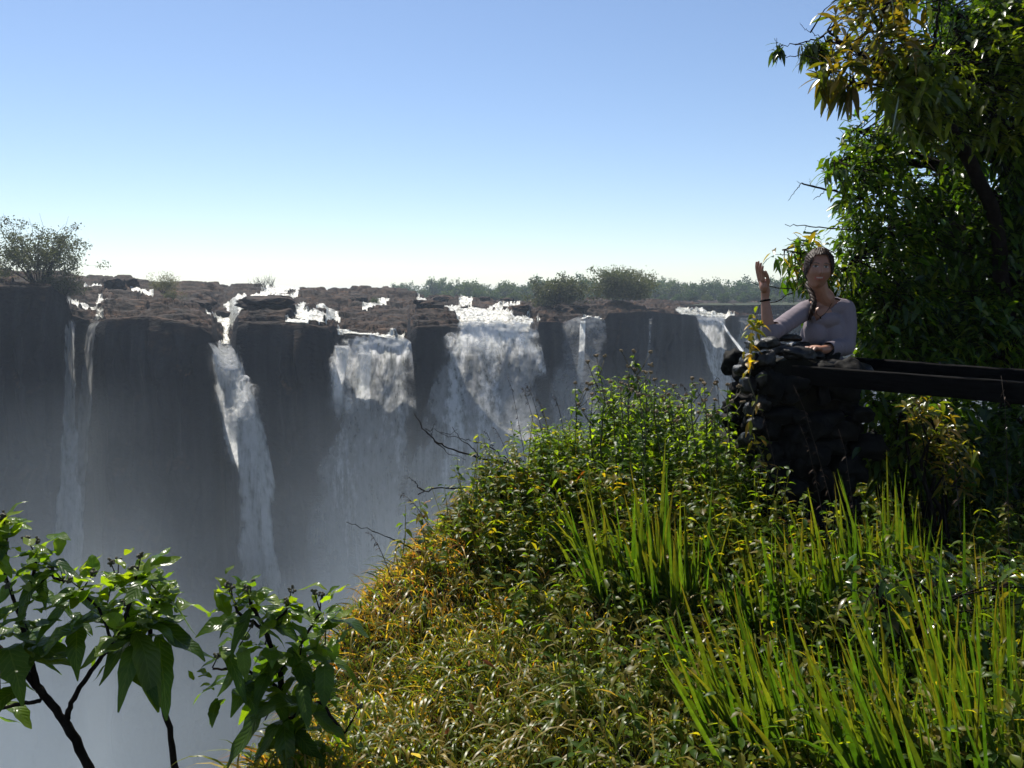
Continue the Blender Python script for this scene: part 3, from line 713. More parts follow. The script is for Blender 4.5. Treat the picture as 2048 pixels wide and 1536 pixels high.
# leafy undergrowth: thousands of small stems with opposite leaves
def dens_u(x, y):
    s = x - edge_x(y)
    d = sstep(.15, .9, s + .35 * sstep(3.2, 4.2, y)) * .85 - .75 * np.exp(-((x - 0) ** 2 / .45 + (y - 2.4) ** 2 / 1.2))
    d = d * (1 + .35 * patch(x, y, 1.5, 11))
    return np.clip(d, 0.0, 1) * (s > -.1) * ~INWALL(x, y)
x, y, z = scatter(3600, -.9, 3.2, 1.55, 5.8, dens_u, r3)
def leafy(mb, mbs, x, y, z, rs, hmin, hmax, Lr, Wr, cols_, npair=7, lean=.18, starth=.15, shape='leaf', dr=.35, petiole=.25):
    m = len(x); Hh = rs.uniform(hmin, hmax, m)
    tipd = np.stack([rs.normal(-.05, lean, m), rs.normal(-.05, lean, m), np.ones(m)], -1)
    b = np.stack([x, y, z], -1)
    for j in range(npair):
        t = starth + (1 - starth) * (j + rs.uniform(-.3, .3, m)) / (npair - 1)
        P = b + tipd * (Hh * t)[:, None]
        a = rs.uniform(0, 2 * math.pi, m)
        for sg in (0, math.pi, 2.1):
            if sg == 2.1 and j % 2: continue
            Dv = np.stack([np.cos(a + sg), np.sin(a + sg), rs.normal(.15, .3, m)], -1)
            Nv = np.stack([rs.normal(0, .3, m), rs.normal(0, .3, m), np.ones(m)], -1)
            L = rs.uniform(*Lr, m) * (1.15 - .5 * t)
            mb.blades(P + nrm(Dv) * (L * petiole * .5)[:, None], Dv, Nv, L, L * rs.uniform(*Wr, m), pal(m, cols_, rs), seg=3, mid=True, droop=rs.uniform(.1, dr * 2, m), fold=.3, shape=shape)
    if mbs is not None:
        for i in range(m):
            mbs.tube(np.array([b[i] - [0, 0, .03], b[i] + tipd[i] * Hh[i] * .5 + rs.normal(0, .006, 3), b[i] + tipd[i] * Hh[i]]), [.0035, .0028, .0012], 3, col=(.09, .1, .03))
x2, y2, z2 = scatter(900, .15, 1.35, 4.2, 5.3, lambda x, y: np.clip(.7 + .6 * patch(x, y, 1.8, 51), 0, 1) * (x - edge_x(y) > .02) * ~INWALL(x, y), r3)
GR = [(.042, .082, .010), (.065, .105, .012), (.034, .066, .010), (.095, .12, .014), (.125, .12, .018)]
mb = MB()
k = r3.uniform(0, 1, len(x)) < .5
leafy(mb, mb, x[k], y[k], z[k], r3, .12, .44, (.035, .065), (.38, .6), GR, 7)
leafy(mb, mb, x[~k], y[~k], z[~k], r3, .10, .30, (.05, .095), (.28, .5), GR + [(.14, .11, .02)], 6)
kl = x2 < .62
leafy(mb, mb, x2[kl], y2[kl], z2[kl], r3, .14, .32, (.04, .07), (.4, .6), GR[:2] + [(.075, .115, .014)], 8)
leafy(mb, mb, x2[~kl], y2[~kl], z2[~kl], r3, .2, .5, (.04, .075), (.4, .6), GR[:2] + [(.075, .115, .014)], 11)
tag(mb.build('undergrowth', M['leaf']), kind='stuff', label='dense low leafy weeds covering the bank')
# reddish and brown dead leaves and creeping stems between the grass
x, y, z = scatter(1300, -1.0, 2.8, 1.5, 5.2, lambda x, y: np.clip(.5 + .8 * patch(x, y, 1.2, 21), 0, 1) * (x - edge_x(y) > -.25) * ~INWALL(x, y), r3)
m = len(x); mb = MB()
mb.blades(np.stack([x, y, z + r3.uniform(.03, .2, m)], -1), r3.normal(0, 1, (m, 3)) * [1, 1, .5], r3.normal(0, 1, (m, 3)) + [0, 0, .5], r3.uniform(.03, .09, m), r3.uniform(.008, .03, m),
          pal(m, [(.2, .10, .04), (.16, .08, .03), (.25, .17, .07), (.2, .07, .03), (.3, .24, .13)], r3), seg=3, droop=.4, shape='lance')
tag(mb.build('dead_leaves', M['grass']), kind='stuff', label='brown and reddish dead leaves caught in the bank grass')

# sword-leaved clumps
def sword(px, py, d, n, H, spread, lab, lean=(-.22, 0), wd=.02, seed=0, cols_=((.022, .06, .008), (.032, .078, .010), (.05, .09, .013))):
    r = np.random.default_rng(400 + seed); n = int(n * 2.0); p = W(px, py, d); gzv = float(ground_z(p[0], p[1])); b = np.array([p[0], p[1], gzv])
    H = max(H, (p[2] - gzv)) if py < 1400 else H
    mb = MB(); a = r.uniform(-1, 1, n)
    P = b + np.stack([a * spread + r.normal(0, .02, n), r.normal(0, spread * .5, n), np.full(n, -.02)], -1)
    Dv = np.stack([lean[0] + a * .16 + r.normal(0, .09, n), lean[1] + r.normal(0, .12, n), np.ones(n)], -1)
    Nv = np.stack([r.normal(0, .5, n), -np.ones(n), r.normal(0, .2, n)], -1)
    tip = pal(n, [(.05, .09, .013), (.09, .10, .016), (.04, .08, .012), (.10, .08, .016)], r, .35)
    mb.blades(P, Dv, Nv, H * r.uniform(.5, 1.05, n), wd * r.uniform(.4, 1.2, n), pal(n, cols_, r), seg=7, droop=r.uniform(0, 1, n) ** 3 * .7, fold=.35, shape='blade', tipcol=tip)
    tag(mb.build('sword_leaf_plant', M['grass']), lab, 'plant', 'clumps of sword-shaped leaves on the bank')
SW = [  # px, base py, depth, blades, height
 (1265, 1120, 3.5, 34, .66, .18, 'upright sword-leaf clump with brown tips in the middle of the green weeds'),
 (1345, 1110, 3.4, 26, .58, .14, 'sword-leaf clump with one broad pale blade, beside the brown-tipped clump'),
 (1140, 900, 4.5, 7, .42, .06, 'single narrow sword-leaf tuft at the cliff edge below the widest fall'),
 (1450, 1000, 3.9, 9, .34, .10, 'small sword-leaf tuft beside the left foot of the stone pillar'),
 (1560, 1180, 3.2, 26, .50, .2, 'low sword-leaf clump in front of the left half of the stone pillar'),
 (1700, 1150, 3.3, 30, .58, .2, 'sword-leaf clump in front of the right half of the stone pillar'),
 (1775, 1130, 3.4, 22, .66, .14, 'tall narrow sword-leaf clump just right of the stone pillar'),
 (1900, 1220, 2.9, 22, .46, .16, 'short sword-leaf clump under the timber rail'),
 (1995, 1250, 2.7, 40, .80, .2, 'tall sword-leaf clump at the right border under the rail end'),
 (1560, 1330, 2.5, 42, .62, .2, 'arching sword-leaf clump leaning left across the lower middle of the bank'),
 (1690, 1400, 2.3, 34, .52, .17, 'sword-leaf clump low in front, between the two leaning ones'),
 (1900, 1480, 2.1, 44, .66, .2, 'bright sword-leaf clump in the lower right with the widest blades'),
 (2020, 1500, 2.2, 36, .66, .16, 'sword-leaf clump in the bottom right corner'),
 (1520, 1560, 1.9, 10, .22, .1, 'few long yellow-green blades at the bottom edge, right of the middle'),
 (1480, 1240, 2.9, 18, .44, .16, 'finer sword-leaf clump between the broad-bladed clump and the left-leaning one'),
 (1800, 1300, 2.6, 22, .5, .18, 'finer sword-leaf clump in the middle of the right-hand bank'),
 (1110, 1010, 3.9, 10, .26, .1, 'short sword-leaf tuft among weeds near the cliff edge'),
]
for k, (px, py, d, n, H, sp_, lab) in enumerate(SW): sword(px, py, d, n, H, sp_, lab, seed=k, wd=.022 if k not in (2,) else .018, lean=(-.28 if k in (9, 10, 11, 13, 14) else -.14, -.05))

# tall flowering weeds on the crest
def weed(px, pytop, d, lab, seed, heads=4, base_dy=0):
    r = np.random.default_rng(500 + seed); tp = W(px, pytop, d)
    bx = tp[0] + r.uniform(.02, .1); by = d + .02; bz = float(ground_z(bx, by)); b = np.array([bx, by, bz]); Hh = tp[2] - bz
    t = thing('flowering_weed', b, lab, 'weed', 'tall flowering weeds on the crest')
    ms, ml = MB(), MB(); hds = []
    q = np.array([b - [0, 0, .03], b * .6 + tp * .4 + r.normal(0, .012, 3), b * .25 + tp * .75 + r.normal(0, .015, 3), tp])
    ms.tube(q, [.006, .005, .0035, .002], 5)
    tips = [tp]
    for j in range(heads):
        tt = r.uniform(.62, .92); s0 = b * (1 - tt) + tp * tt; e = s0 + np.array([r.choice([-1, 1]) * r.uniform(.03, .09), r.normal(0, .05), r.uniform(.07, .16)]); e[2] = min(e[2], tp[2] - .005)
        ms.tube(np.array([s0, (s0 + e) / 2 + [0, 0, -.01], e]), [.003, .0025, .0015], 4); tips.append(e)
    n = int(Hh * 46) + 14
    tt = r.uniform(.12, .97, n) ** .8; P = b + (tp - b) * tt[:, None]; a = r.uniform(0, 2 * math.pi, n)
    Dv = np.stack([np.cos(a), np.sin(a), r.uniform(-.3, .5, n)], -1); Nv = np.stack([r.normal(0, .3, n), r.normal(0, .3, n), np.ones(n)], -1)
    L = r.uniform(.05, .085, n) * (1.15 - .6 * tt)
    ml.blades(P, Dv, Nv, L, L * r.uniform(.4, .6, n), pal(n, GR[:2] + [(.10, .16, .02)], r), seg=4, droop=r.uniform(.1, .8, n), fold=.3, wave=.1)
    for e in tips:
        mh = MB(); hds.append(mh)
        for c in range(r.integers(6, 10)):
            o = e + r.normal(0, .0055, 3) * [1, 1, .5]
            rock(mh, o + [0, 0, .004], (.0052, .0052, .006), int(r.integers(0, 99)), amp=.3, cube=0)
    ms.build('stem', M['stalk'], t); ml.build('leaves', M['leaf'], t); [h.build('flower_head', M['head'], t) for h in hds]
WD = [(1193, 712, 4.4), (1268, 703, 4.3), (1257, 735, 4.3), (1290, 745, 4.5), (1150, 768, 4.6), (1222, 765, 4.4), (1240, 778, 4.2), (1310, 760, 4.4), (1337, 790, 4.5), (1384, 758, 4.2),
      (1408, 768, 4.3), (1455, 770, 4.3), (1185, 800, 4.5), (1430, 800, 4.2), (1365, 800, 4.4), (1278, 790, 4.1)]
WL = ['leftmost of the tall flowering weeds, with a drooping brown head', 'tallest flowering weed, at the centre of the crest', 'flowering weed just under the tallest one', 'leafy flowering weed right of the tallest one', 'short flowering weed in front of the veil-like fall, nearest the edge',
      'weed with a wide flat brown head, left of the tallest', 'flowering weed with many small heads below the tallest', 'bushy flowering weed halfway to the pillar', 'low green flowering weed in the gap of the crest', 'slender weed with a twin brown head, third from the pillar',
      'slender weed with a small brown head, second from the pillar', 'slender flowering weed nearest the stone pillar', 'low flowering weed at the left foot of the crest', 'low flowering weed left of the pillar stones', 'low flowering weed below the twin-headed one', 'low leafy flowering weed in front of the tallest']
for k, ((px, py, d), lab) in enumerate(zip(WD, WL)): weed(px, py, d, lab, k, heads=3 + k % 3)

# dark drooping seed stalks
def stalk(p0, p1, lab, seed, drop=.5):
    r = np.random.default_rng(600 + seed); a = W(*p0); b = W(*p1); a[2] = float(ground_z(a[0], a[1])) if p0[1] > 900 else a[2]
    mb = MB(); t = np.linspace(0, 1, 9)[:, None]; side = nrm(np.array([b[0] - a[0], 0, 0.001]))
    pts = a + (b - a) * t + np.array([0, 0, .04]) * np.sin(t * math.pi) ; pts[-1] += [np.sign(b[0] - a[0]) * .01, 0, -.012]
    mb.tube(pts, np.linspace(.0022, .0009, 9), 4, col=(.7, .7, .7))
    n = 16; tt = r.uniform(drop, 1, n); P = a + (b - a) * tt[:, None]; P[:, 2] += .04 * np.sin(tt * math.pi)
    mb.blades(P, np.stack([r.normal(-.3, .5, n), r.normal(0, .3, n), r.uniform(-.6, .6, n)], -1), r.normal(0, 1, (n, 3)), r.uniform(.012, .026, n), .005, (.9, .7, .5), seg=2, mid=False, droop=.6, shape='lance')
    tag(mb.build('seed_stalk', plain_stalk), lab, 'grass stalk', 'thin dark seed stalks of grass')
plain_stalk = plain_mat('seed_stalk', (.05, .035, .025), .7, .2, 80, .4, .2, .002, tint=True)
ST = [((1062, 905, 4.8), (1018, 752, 4.8), 'leftmost seed stalk of the group before the widest fall'), ((1078, 900, 4.8), (1045, 772, 4.8), 'second seed stalk of the group before the widest fall'), ((1090, 890, 4.8), (1052, 765, 4.9), 'tall seed stalk in the middle of the group before the widest fall'),
      ((1105, 900, 4.8), (1072, 790, 4.8), 'right-hand seed stalk of the group before the widest fall'), ((1130, 880, 4.7), (1108, 792, 4.7), 'seed stalk leaning beside the narrow sword-leaf tuft'), ((1010, 960, 4.6), (970, 858, 4.6), 'seed stalk with curled tip above the golden edge'),
      ((1030, 950, 4.6), (985, 850, 4.7), 'seed stalk touching the bare forked twig'), ((1395, 860, 4.5), (1362, 765, 4.5), 'dark seed stalk left of the twin-headed weed'), ((1385, 860, 4.6), (1338, 762, 4.6), 'dark seed stalk in the crest gap'), ((1440, 860, 4.4), (1432, 745, 4.4), 'dark upright seed stalk below the slanting stream'),
      ((1725, 1120, 3.2), (1592, 765, 3.3), 'long seed stalk crossing the black front of the pillar'), ((1690, 1060, 3.2), (1605, 845, 3.2), 'reddish curled seed stalk low on the pillar front'), ((1745, 1120, 3.1), (1682, 852, 3.2), 'seed stalk leaning right of the reddish curled one'),
      ((1600, 1000, 3.4), (1520, 800, 3.5), 'seed stalk rising past the left pillar stones'), ((2048, 1010, 2.9), (2008, 745, 3.0), 'long seed stalk crossing the timber rail at the right border'), ((1960, 1060, 3.0), (1900, 850, 3.0), 'seed stalk in the dark below the rail'),
      ((870, 1110, 3.9), (800, 985, 4.0), 'thin stalk rising from the golden edge under the lower bare twig'), ((790, 1170, 3.4), (735, 1060, 3.4), 'short stalk at the lower golden edge')]
for k, (a, b, lab) in enumerate(ST): stalk(a, b, lab, k)

# bare twigs leaning out over the gorge
def twig(paths, lab, name='bare_twig'):
    mb = MB(); r = np.random.default_rng(len(lab))
    for pth, r0, r1 in paths:
        P = np.array([W(*p) for p in pth]); 
        t = np.linspace(0, len(P) - 1, len(P) * 4); Q = np.stack([np.interp(t, np.arange(len(P)), P[:, i]) for i in range(3)], -1) + r.normal(0, .004, (len(t), 3))
        mb.tube(Q, np.linspace(r0, r1, len(Q)), 5, rough=.25)
    tag(mb.build(name, M['bark']), lab, 'twig', 'bare twigs over the gorge')
twig([([(1060, 955, 4.6), (1020, 927, 4.6), (960, 915, 4.5), (900, 898, 4.5), (870, 882, 4.5), (850, 860, 4.5), (826, 826, 4.5)], .008, .0025), ([(870, 882, 4.5), (895, 905, 4.5), (930, 918, 4.4)], .003, .001), ([(960, 915, 4.5), (945, 895, 4.5), (920, 880, 4.5), (905, 852, 4.5)], .004, .0015),
      ([(1020, 927, 4.6), (990, 900, 4.6), (950, 882, 4.6), (925, 878, 4.6), (880, 868, 4.6)], .004, .0015), ([(862, 872, 4.5), (868, 850, 4.5), (872, 838, 4.5)], .002, .001), ([(850, 860, 4.5), (872, 862, 4.5), (900, 870, 4.5), (915, 858, 4.5)], .0022, .001)], 'dark forked bare twig reaching out over the gorge, the largest one')
twig([([(960, 990, 4.3), (930, 978, 4.3), (880, 977, 4.2), (838, 986, 4.2)], .006, .003), ([(848, 982, 4.2), (832, 968, 4.2), (818, 955, 4.2)], .004, .0015)], 'short bare twig with a hooked end, below the forked one')
twig([([(850, 1110, 3.7), (800, 1085, 3.7), (745, 1062, 3.7), (692, 1044, 3.7)], .0035, .0015)], 'thinnest bare twig, lowest over the gorge')

# ------------------------------------------------------------------ broad-leaved shrubs, lower left
def shrub(name, stems, heads, lab, seed):
    r = np.random.default_rng(700 + seed)
    P0 = W(*stems[0][0][0]); base = np.array([P0[0] + .12, P0[1], float(ground_z(P0[0] + .12, P0[1]))])
    t = thing(name, base, lab, 'shrub')
    ms, ml = MB(), MB(); bud_m = []
    for si, (pth, r0, r1) in enumerate(stems):
        P = [W(*p) for p in pth]
        if pth[0][1] >= 1500: P = [np.array([P[0][0] + .12 + .03 * si, P[0][1], float(ground_z(P[0][0] + .12 + .03 * si, P[0][1])) - .1])] + P
        P = np.array(P); tt = np.linspace(0, len(P) - 1, len(P) * 5)
        Q = np.stack([np.interp(tt, np.arange(len(P)), P[:, i]) for i in range(3)], -1)
        Q[1:-1] = (Q[:-2] + Q[1:-1] * 2 + Q[2:]) / 4; Q = Q + r.normal(0, .0012, Q.shape)
        ms.tube(Q, np.linspace(r0, r1, len(Q)), 8, rough=.12)
    for (px, py, d, nbig, nsm, L) in heads:
        c = W(px, py, d)
        # big drooping old leaves below the tip
        if nbig:
            a = np.arange(nbig) * 2.4 + r.uniform(0, 6); P = c + np.stack([r.normal(0, .02, nbig), r.normal(0, .02, nbig), -r.uniform(.02, .16, nbig)], -1)
            Dv = np.stack([np.cos(a), np.sin(a) * .9, r.uniform(-.6, .35, nbig)], -1)
            Nv = np.stack([np.cos(a) * .35, np.sin(a) * .35, np.ones(nbig)], -1) + r.normal(0, .18, (nbig, 3))
            L = L * .88; Lb = L * r.uniform(.6, 1.25, nbig)
            ml.blades(P, Dv, Nv, Lb, Lb * r.uniform(.36, .5, nbig), pal(nbig, [(.03, .062, .008), (.045, .085, .010), (.034, .066, .009), (.07, .11, .012)], r), seg=9, droop=r.uniform(.15, .95, nbig), fold=.22, wave=.2, shape='leaf')
        n = int(nsm * 2.0); a = r.uniform(0, 2 * math.pi, n); P = c + r.normal(0, .028, (n, 3)) + [0, 0, -.005]
        Dv = np.stack([np.cos(a), np.sin(a), r.uniform(.05, 1.3, n)], -1); Nv = np.stack([-np.cos(a) * .5, -np.sin(a) * .5, np.ones(n)], -1) + r.normal(0, .2, (n, 3))
        Ls = L * r.uniform(.36, .9, n)
        ml.blades(P, Dv, Nv, Ls, Ls * r.uniform(.34, .46, n), pal(n, [(.09, .14, .014), (.12, .16, .016), (.06, .11, .012)], r), seg=7, droop=r.uniform(.05, .5, n), fold=.25, wave=.1)
        for j in range(1 if nsm < 8 else 2):
            e = c + [r.normal(0, .02), r.normal(0, .02), r.uniform(.03, .06)]
            ms.tube(np.array([c, e]), [.0022, .0012], 4)
            mf = MB(); bud_m.append(mf)
            for b in range(11): rock(mf, e + r.normal(0, .0045, 3), (.0034,) * 3, b, cube=0)
    ms.build('stem', M['bark'], t); ml.build('leaves', M['bigleaf'], t); [h.build('flower_buds', M['stalk'], t) for h in bud_m]
shrub('broad_leaved_shrub', [
    ([(190, 1560, 2.05), (140, 1455, 2.05), (95, 1400, 2.05), (50, 1345, 2.05), (0, 1300, 2.05), (-60, 1250, 2.05)], .014, .008),
    ([(132, 1450, 2.05), (140, 1410, 2.05), (180, 1345, 2.03), (225, 1285, 2.0), (258, 1215, 2.0), (272, 1165, 2.0)], .008, .004),
    ([(78, 1385, 2.05), (62, 1320, 2.05), (40, 1235, 2.08), (55, 1180, 2.1), (72, 1125, 2.1)], .008, .004), ([(80, 1402, 2.05), (40, 1408, 2.05), (-30, 1425, 2.05)], .006, .004),
    ([(40, 1235, 2.08), (10, 1150, 2.08), (12, 1075, 2.08)], .005, .003), ([(225, 1285, 2.0), (200, 1220, 2.05), (165, 1185, 2.08)], .004, .003),
    ([(352, 1560, 2.15), (338, 1450, 2.15), (316, 1380, 2.15), (295, 1310, 2.15), (305, 1225, 2.12), (318, 1190, 2.1)], .010, .005),
    ([(55, 1180, 2.1), (100, 1150, 2.1), (128, 1165, 2.1)], .004, .003)],
    [(72, 1110, 2.1, 6, 10, .13), (12, 1065, 2.08, 5, 10, .13), (272, 1160, 2.0, 9, 12, .15), (318, 1185, 2.1, 8, 10, .15), (165, 1180, 2.08, 7, 9, .13), (25, 1200, 2.0, 8, 5, .15), (258, 1235, 2.0, 7, 3, .15),
     (128, 1165, 2.12, 5, 8, .11), (-20, 1260, 2.0, 6, 3, .14), (55, 1260, 2.05, 7, 2, .16), (215, 1205, 2.1, 5, 7, .12), (235, 1160, 2.1, 3, 8, .1), (0, 1380, 2.1, 3, 2, .1)],
    'forked broad-leaved shrub on dark stems in the lower left corner', 1)
shrub('broad_leaved_shrub', [
    ([(575, 1560, 2.15), (572, 1440, 2.15), (560, 1340, 2.15), (530, 1260, 2.13), (500, 1205, 2.1)], .012, .005),
    ([(530, 1260, 2.13), (475, 1225, 2.1), (468, 1200, 2.1)], .005, .003), ([(560, 1340, 2.15), (600, 1290, 2.15), (640, 1225, 2.15)], .006, .003), ([(565, 1380, 2.15), (490, 1340, 2.1), (425, 1338, 2.1)], .005, .003),
    ([(572, 1440, 2.15), (640, 1400, 2.1), (690, 1470, 2.1), (705, 1440, 2.1)], .005, .003), ([(530, 1260, 2.13), (570, 1225, 2.15), (575, 1215, 2.15)], .004, .003)],
    [(500, 1205, 2.1, 8, 9, .13), (465, 1198, 2.1, 5, 8, .11), (640, 1222, 2.15, 8, 9, .12), (575, 1215, 2.15, 8, 9, .13), (425, 1335, 2.1, 2, 6, .08), (530, 1290, 2.12, 9, 3, .14), (600, 1310, 2.12, 9, 4, .14), (560, 1380, 2.12, 10, 3, .15), (620, 1390, 2.12, 7, 4, .13),
     (705, 1440, 2.1, 1, 5, .07), (590, 1470, 2.12, 8, 2, .13), (530, 1440, 2.12, 5, 1, .11), (480, 1290, 2.1, 4, 4, .11), (650, 1290, 2.2, 5, 5, .12)],
    'dense broad-leaved shrub growing at the foot of the golden grass slope', 2)

# ------------------------------------------------------------------ stone pillar and timber rails
PB = W(1605, 1000, 4.5); PB[2] = float(ground_z(1.6, 4.2)) - .1
PX0, PX1, PY0, PY1 = (1512 - 1024) / F * 4.4, (1706 - 1024) / F * 4.4, 4.28, 4.8
PT = float(W(1600, 735, 4.4)[2])
pil = thing('stone_pillar', (PB[0], 4.55, PB[2]), 'rough pillar of wet black stones at the end of the timber rails', 'pillar')
rp = np.random.default_rng(77)
mb = MB(); mc = MB()
rock(mc, ((PX0 + PX1) / 2, 4.57, (PT + PB[2]) / 2 + .01), ((PX1 - PX0) * .52, .29, (PT - PB[2]) * .60), 3, amp=.06, cube=.97)
k = 0
z = PB[2] + .05
while z < PT - .07:
    hh = rp.uniform(.075, .11)
    per = []
    xx = PX0
    while xx < PX1 - .02: w_ = rp.uniform(.06, .2); per.append((xx + w_ / 2, PY0 + .02, w_ * .56)); xx += w_
    yy = PY0 + .06
    while yy < PY1: w_ = rp.uniform(.09, .15); per.append((PX0 + .03, yy + w_ / 2, w_ * .56)); per.append((PX1 - .03, yy + w_ / 2, w_ * .56)); yy += w_
    for (x_, y_, w_) in per:
        k += 1; rock(mb, (x_ + rp.normal(0, .02), y_ + rp.normal(0, .015), z + hh / 2 + rp.normal(0, .03)), (w_, rp.uniform(.06, .09), hh * rp.uniform(.45, .85)), k, amp=.32, cube=.4, rot=rp.normal(0, .5), fr=2.0)
    z += hh
mt = MB()
for (px, py, d, rx, ry, rz, rot) in [(1512, 690, 4.36, .05, .07, .032, .3), (1538, 686, 4.4, .06, .06, .035, -.2), (1572, 676, 4.62, .08, .07, .025, .1), (1560, 700, 4.5, .07, .08, .035, .4), (1500, 722, 4.34, .052, .06, .045, .1), (1532, 718, 4.3, .058, .05, .045, .6),
        (1596, 693, 4.7, .07, .07, .03, 0), (1628, 712, 4.55, .06, .07, .03, .3), (1662, 728, 4.5, .07, .07, .03, .2), (1600, 708, 4.4, .09, .08, .04, -.2), (1700, 736, 4.55, .06, .07, .035, .5), (1480, 740, 4.36, .035, .05, .03, .2), (1496, 770, 4.3, .04, .05, .05, .1),
        (1530, 760, 4.26, .05, .04, .05, .3), (1525, 808, 4.26, .05, .04, .05, .3), (1500, 820, 4.32, .035, .05, .04, 0), (1515, 850, 4.26, .06, .05, .05, .8), (1497, 880, 4.26, .05, .05, .05, .4), (1650, 738, 4.4, .09, .08, .03, .1), (1715, 745, 4.45, .06, .09, .05, .4)]:
    k += 1; rock(mt, W(px, py, d), (rx, ry, rz), k, amp=.25, cube=.25, rot=rot, fr=2.2)
mc.build('mortar_core', M['soil'], pil); mb.build('masonry', M['masonry'], pil, smooth=True); mt.build('cap_stones', M['stone'], pil)
def beam(a, b, hgt_, thk, name, lab):
    a, b = np.array(a, float), np.array(b, float); n = 40; t = np.linspace(0, 1, n)[:, None]
    ctr = a + (b - a) * t; ax = nrm(b - a); s_ = nrm(np.cross(ax, [0, 0, 1])); up = np.cross(s_, ax)
    prof = []
    for ang in np.linspace(0, 2 * math.pi, 20, endpoint=False):
        c_, s2 = math.cos(ang), math.sin(ang); e = .14
        prof.append((np.sign(c_) * abs(c_) ** e * thk / 2, np.sign(s2) * abs(s2) ** e * hgt_ / 2))
    P = np.stack([ctr + s_ * p[0] + up * p[1] for p in prof + prof[:1]], 1)
    P = P + .003 * fbm(P * [6, 6, 25], 3, 8)[..., None] * nrm(P - ctr[:, None])
    mb = MB(); mb.grid(P); c0 = len(prof)
    for e, i0 in ((0, 0), (1, n - 1)):
        ring = P[i0, :-1]; v = np.concatenate([ring, ctr[i0][None]]); q = [[j, (j + 1) % c0, c0] for j in range(c0)]
        mb.add(v, t=q if e == 0 else [x[::-1] for x in q])
    o = mb.build(name, M['wood']); tag(o, lab, 'rail', 'timber rails joined to the stone pillar')
zr = float(W(1600, 728, 4.4)[2])
a1 = W(1590, 728, 4.33); b1 = np.array(W(2048, 762, 3.5)); b1 = a1 + (b1 - a1) * 3.0; b1[2] = zr
a1[2] = zr
beam(a1 - [0, 0, .05], b1 - [0, 0, .05], .098, .06, 'rail', 'dark wet timber rail nearer the camera, lit along its top edge')
a2 = W(1700, 718, 4.86); b2 = np.array(W(2048, 742, 4.05)); b2 = a2 + (b2 - a2) * 3.2; z2 = float(W(1723, 716, 4.8)[2]); a2[2] = b2[2] = z2
beam(a2 - [0, 0, .05], b2 - [0, 0, .05], .10, .06, 'rail', 'second black timber rail, behind the lit one')
# a second support beyond the frame carries the far ends
pe = (a1 + b1) / 2 * 0 + b1 * .93 + a1 * .07
mb = MB(); 
for j in range(26): rock(mb, (pe[0] + rp.normal(0, .12), pe[1] + .2 + rp.normal(0, .16), PB[2] + (j / 26) * (zr - PB[2])), (.16, .18, .07), 300 + j, amp=.2, cube=.4, rot=j)
tag(mb.build('stone_post', M['stone']), 'stack of black stones holding the far end of the rails', 'post')

# yellow-leaved creeper on the pillar
cr = thing('creeper', W(1500, 900, 4.2), 'thin creeper with yellow-green leaves climbing the left edge of the stone pillar', 'creeper')
ms, ml = MB(), MB(); rc = np.random.default_rng(9)
path = np.array([W(*p) for p in [(1540, 960, 4.14), (1520, 900, 4.16), (1500, 860, 4.15), (1512, 800, 4.16), (1497, 760, 4.18), (1508, 715, 4.2), (1498, 690, 4.22), (1506, 660, 4.25), (1512, 635, 4.26)]])
ms.tube(path, np.linspace(.004, .0015, len(path)), 5)
tt = np.concatenate([rc.uniform(0, 8, 62), rc.uniform(6.9, 8, 22)]); P = np.stack([np.interp(tt, np.arange(9), path[:, i]) for i in range(3)], -1); n = len(tt); P = P + rc.normal(0, .018, (n, 3))
Dv = np.stack([rc.normal(0, 1, n), rc.normal(-.5, .5, n), rc.normal(0, .7, n)], -1)
ml.blades(P, Dv, rc.normal(0, .5, (n, 3)) + [0, -.4, 1], rc.uniform(.03, .07, n), rc.uniform(.014, .026, n), pal(n, [(.12, .14, .02), (.18, .15, .02), (.07, .10, .02), (.24, .15, .03)], rc), seg=4, droop=.4, fold=.3)
ms.build('stem', M['stalk'], cr); ml.build('leaves', M['leaf'], cr)
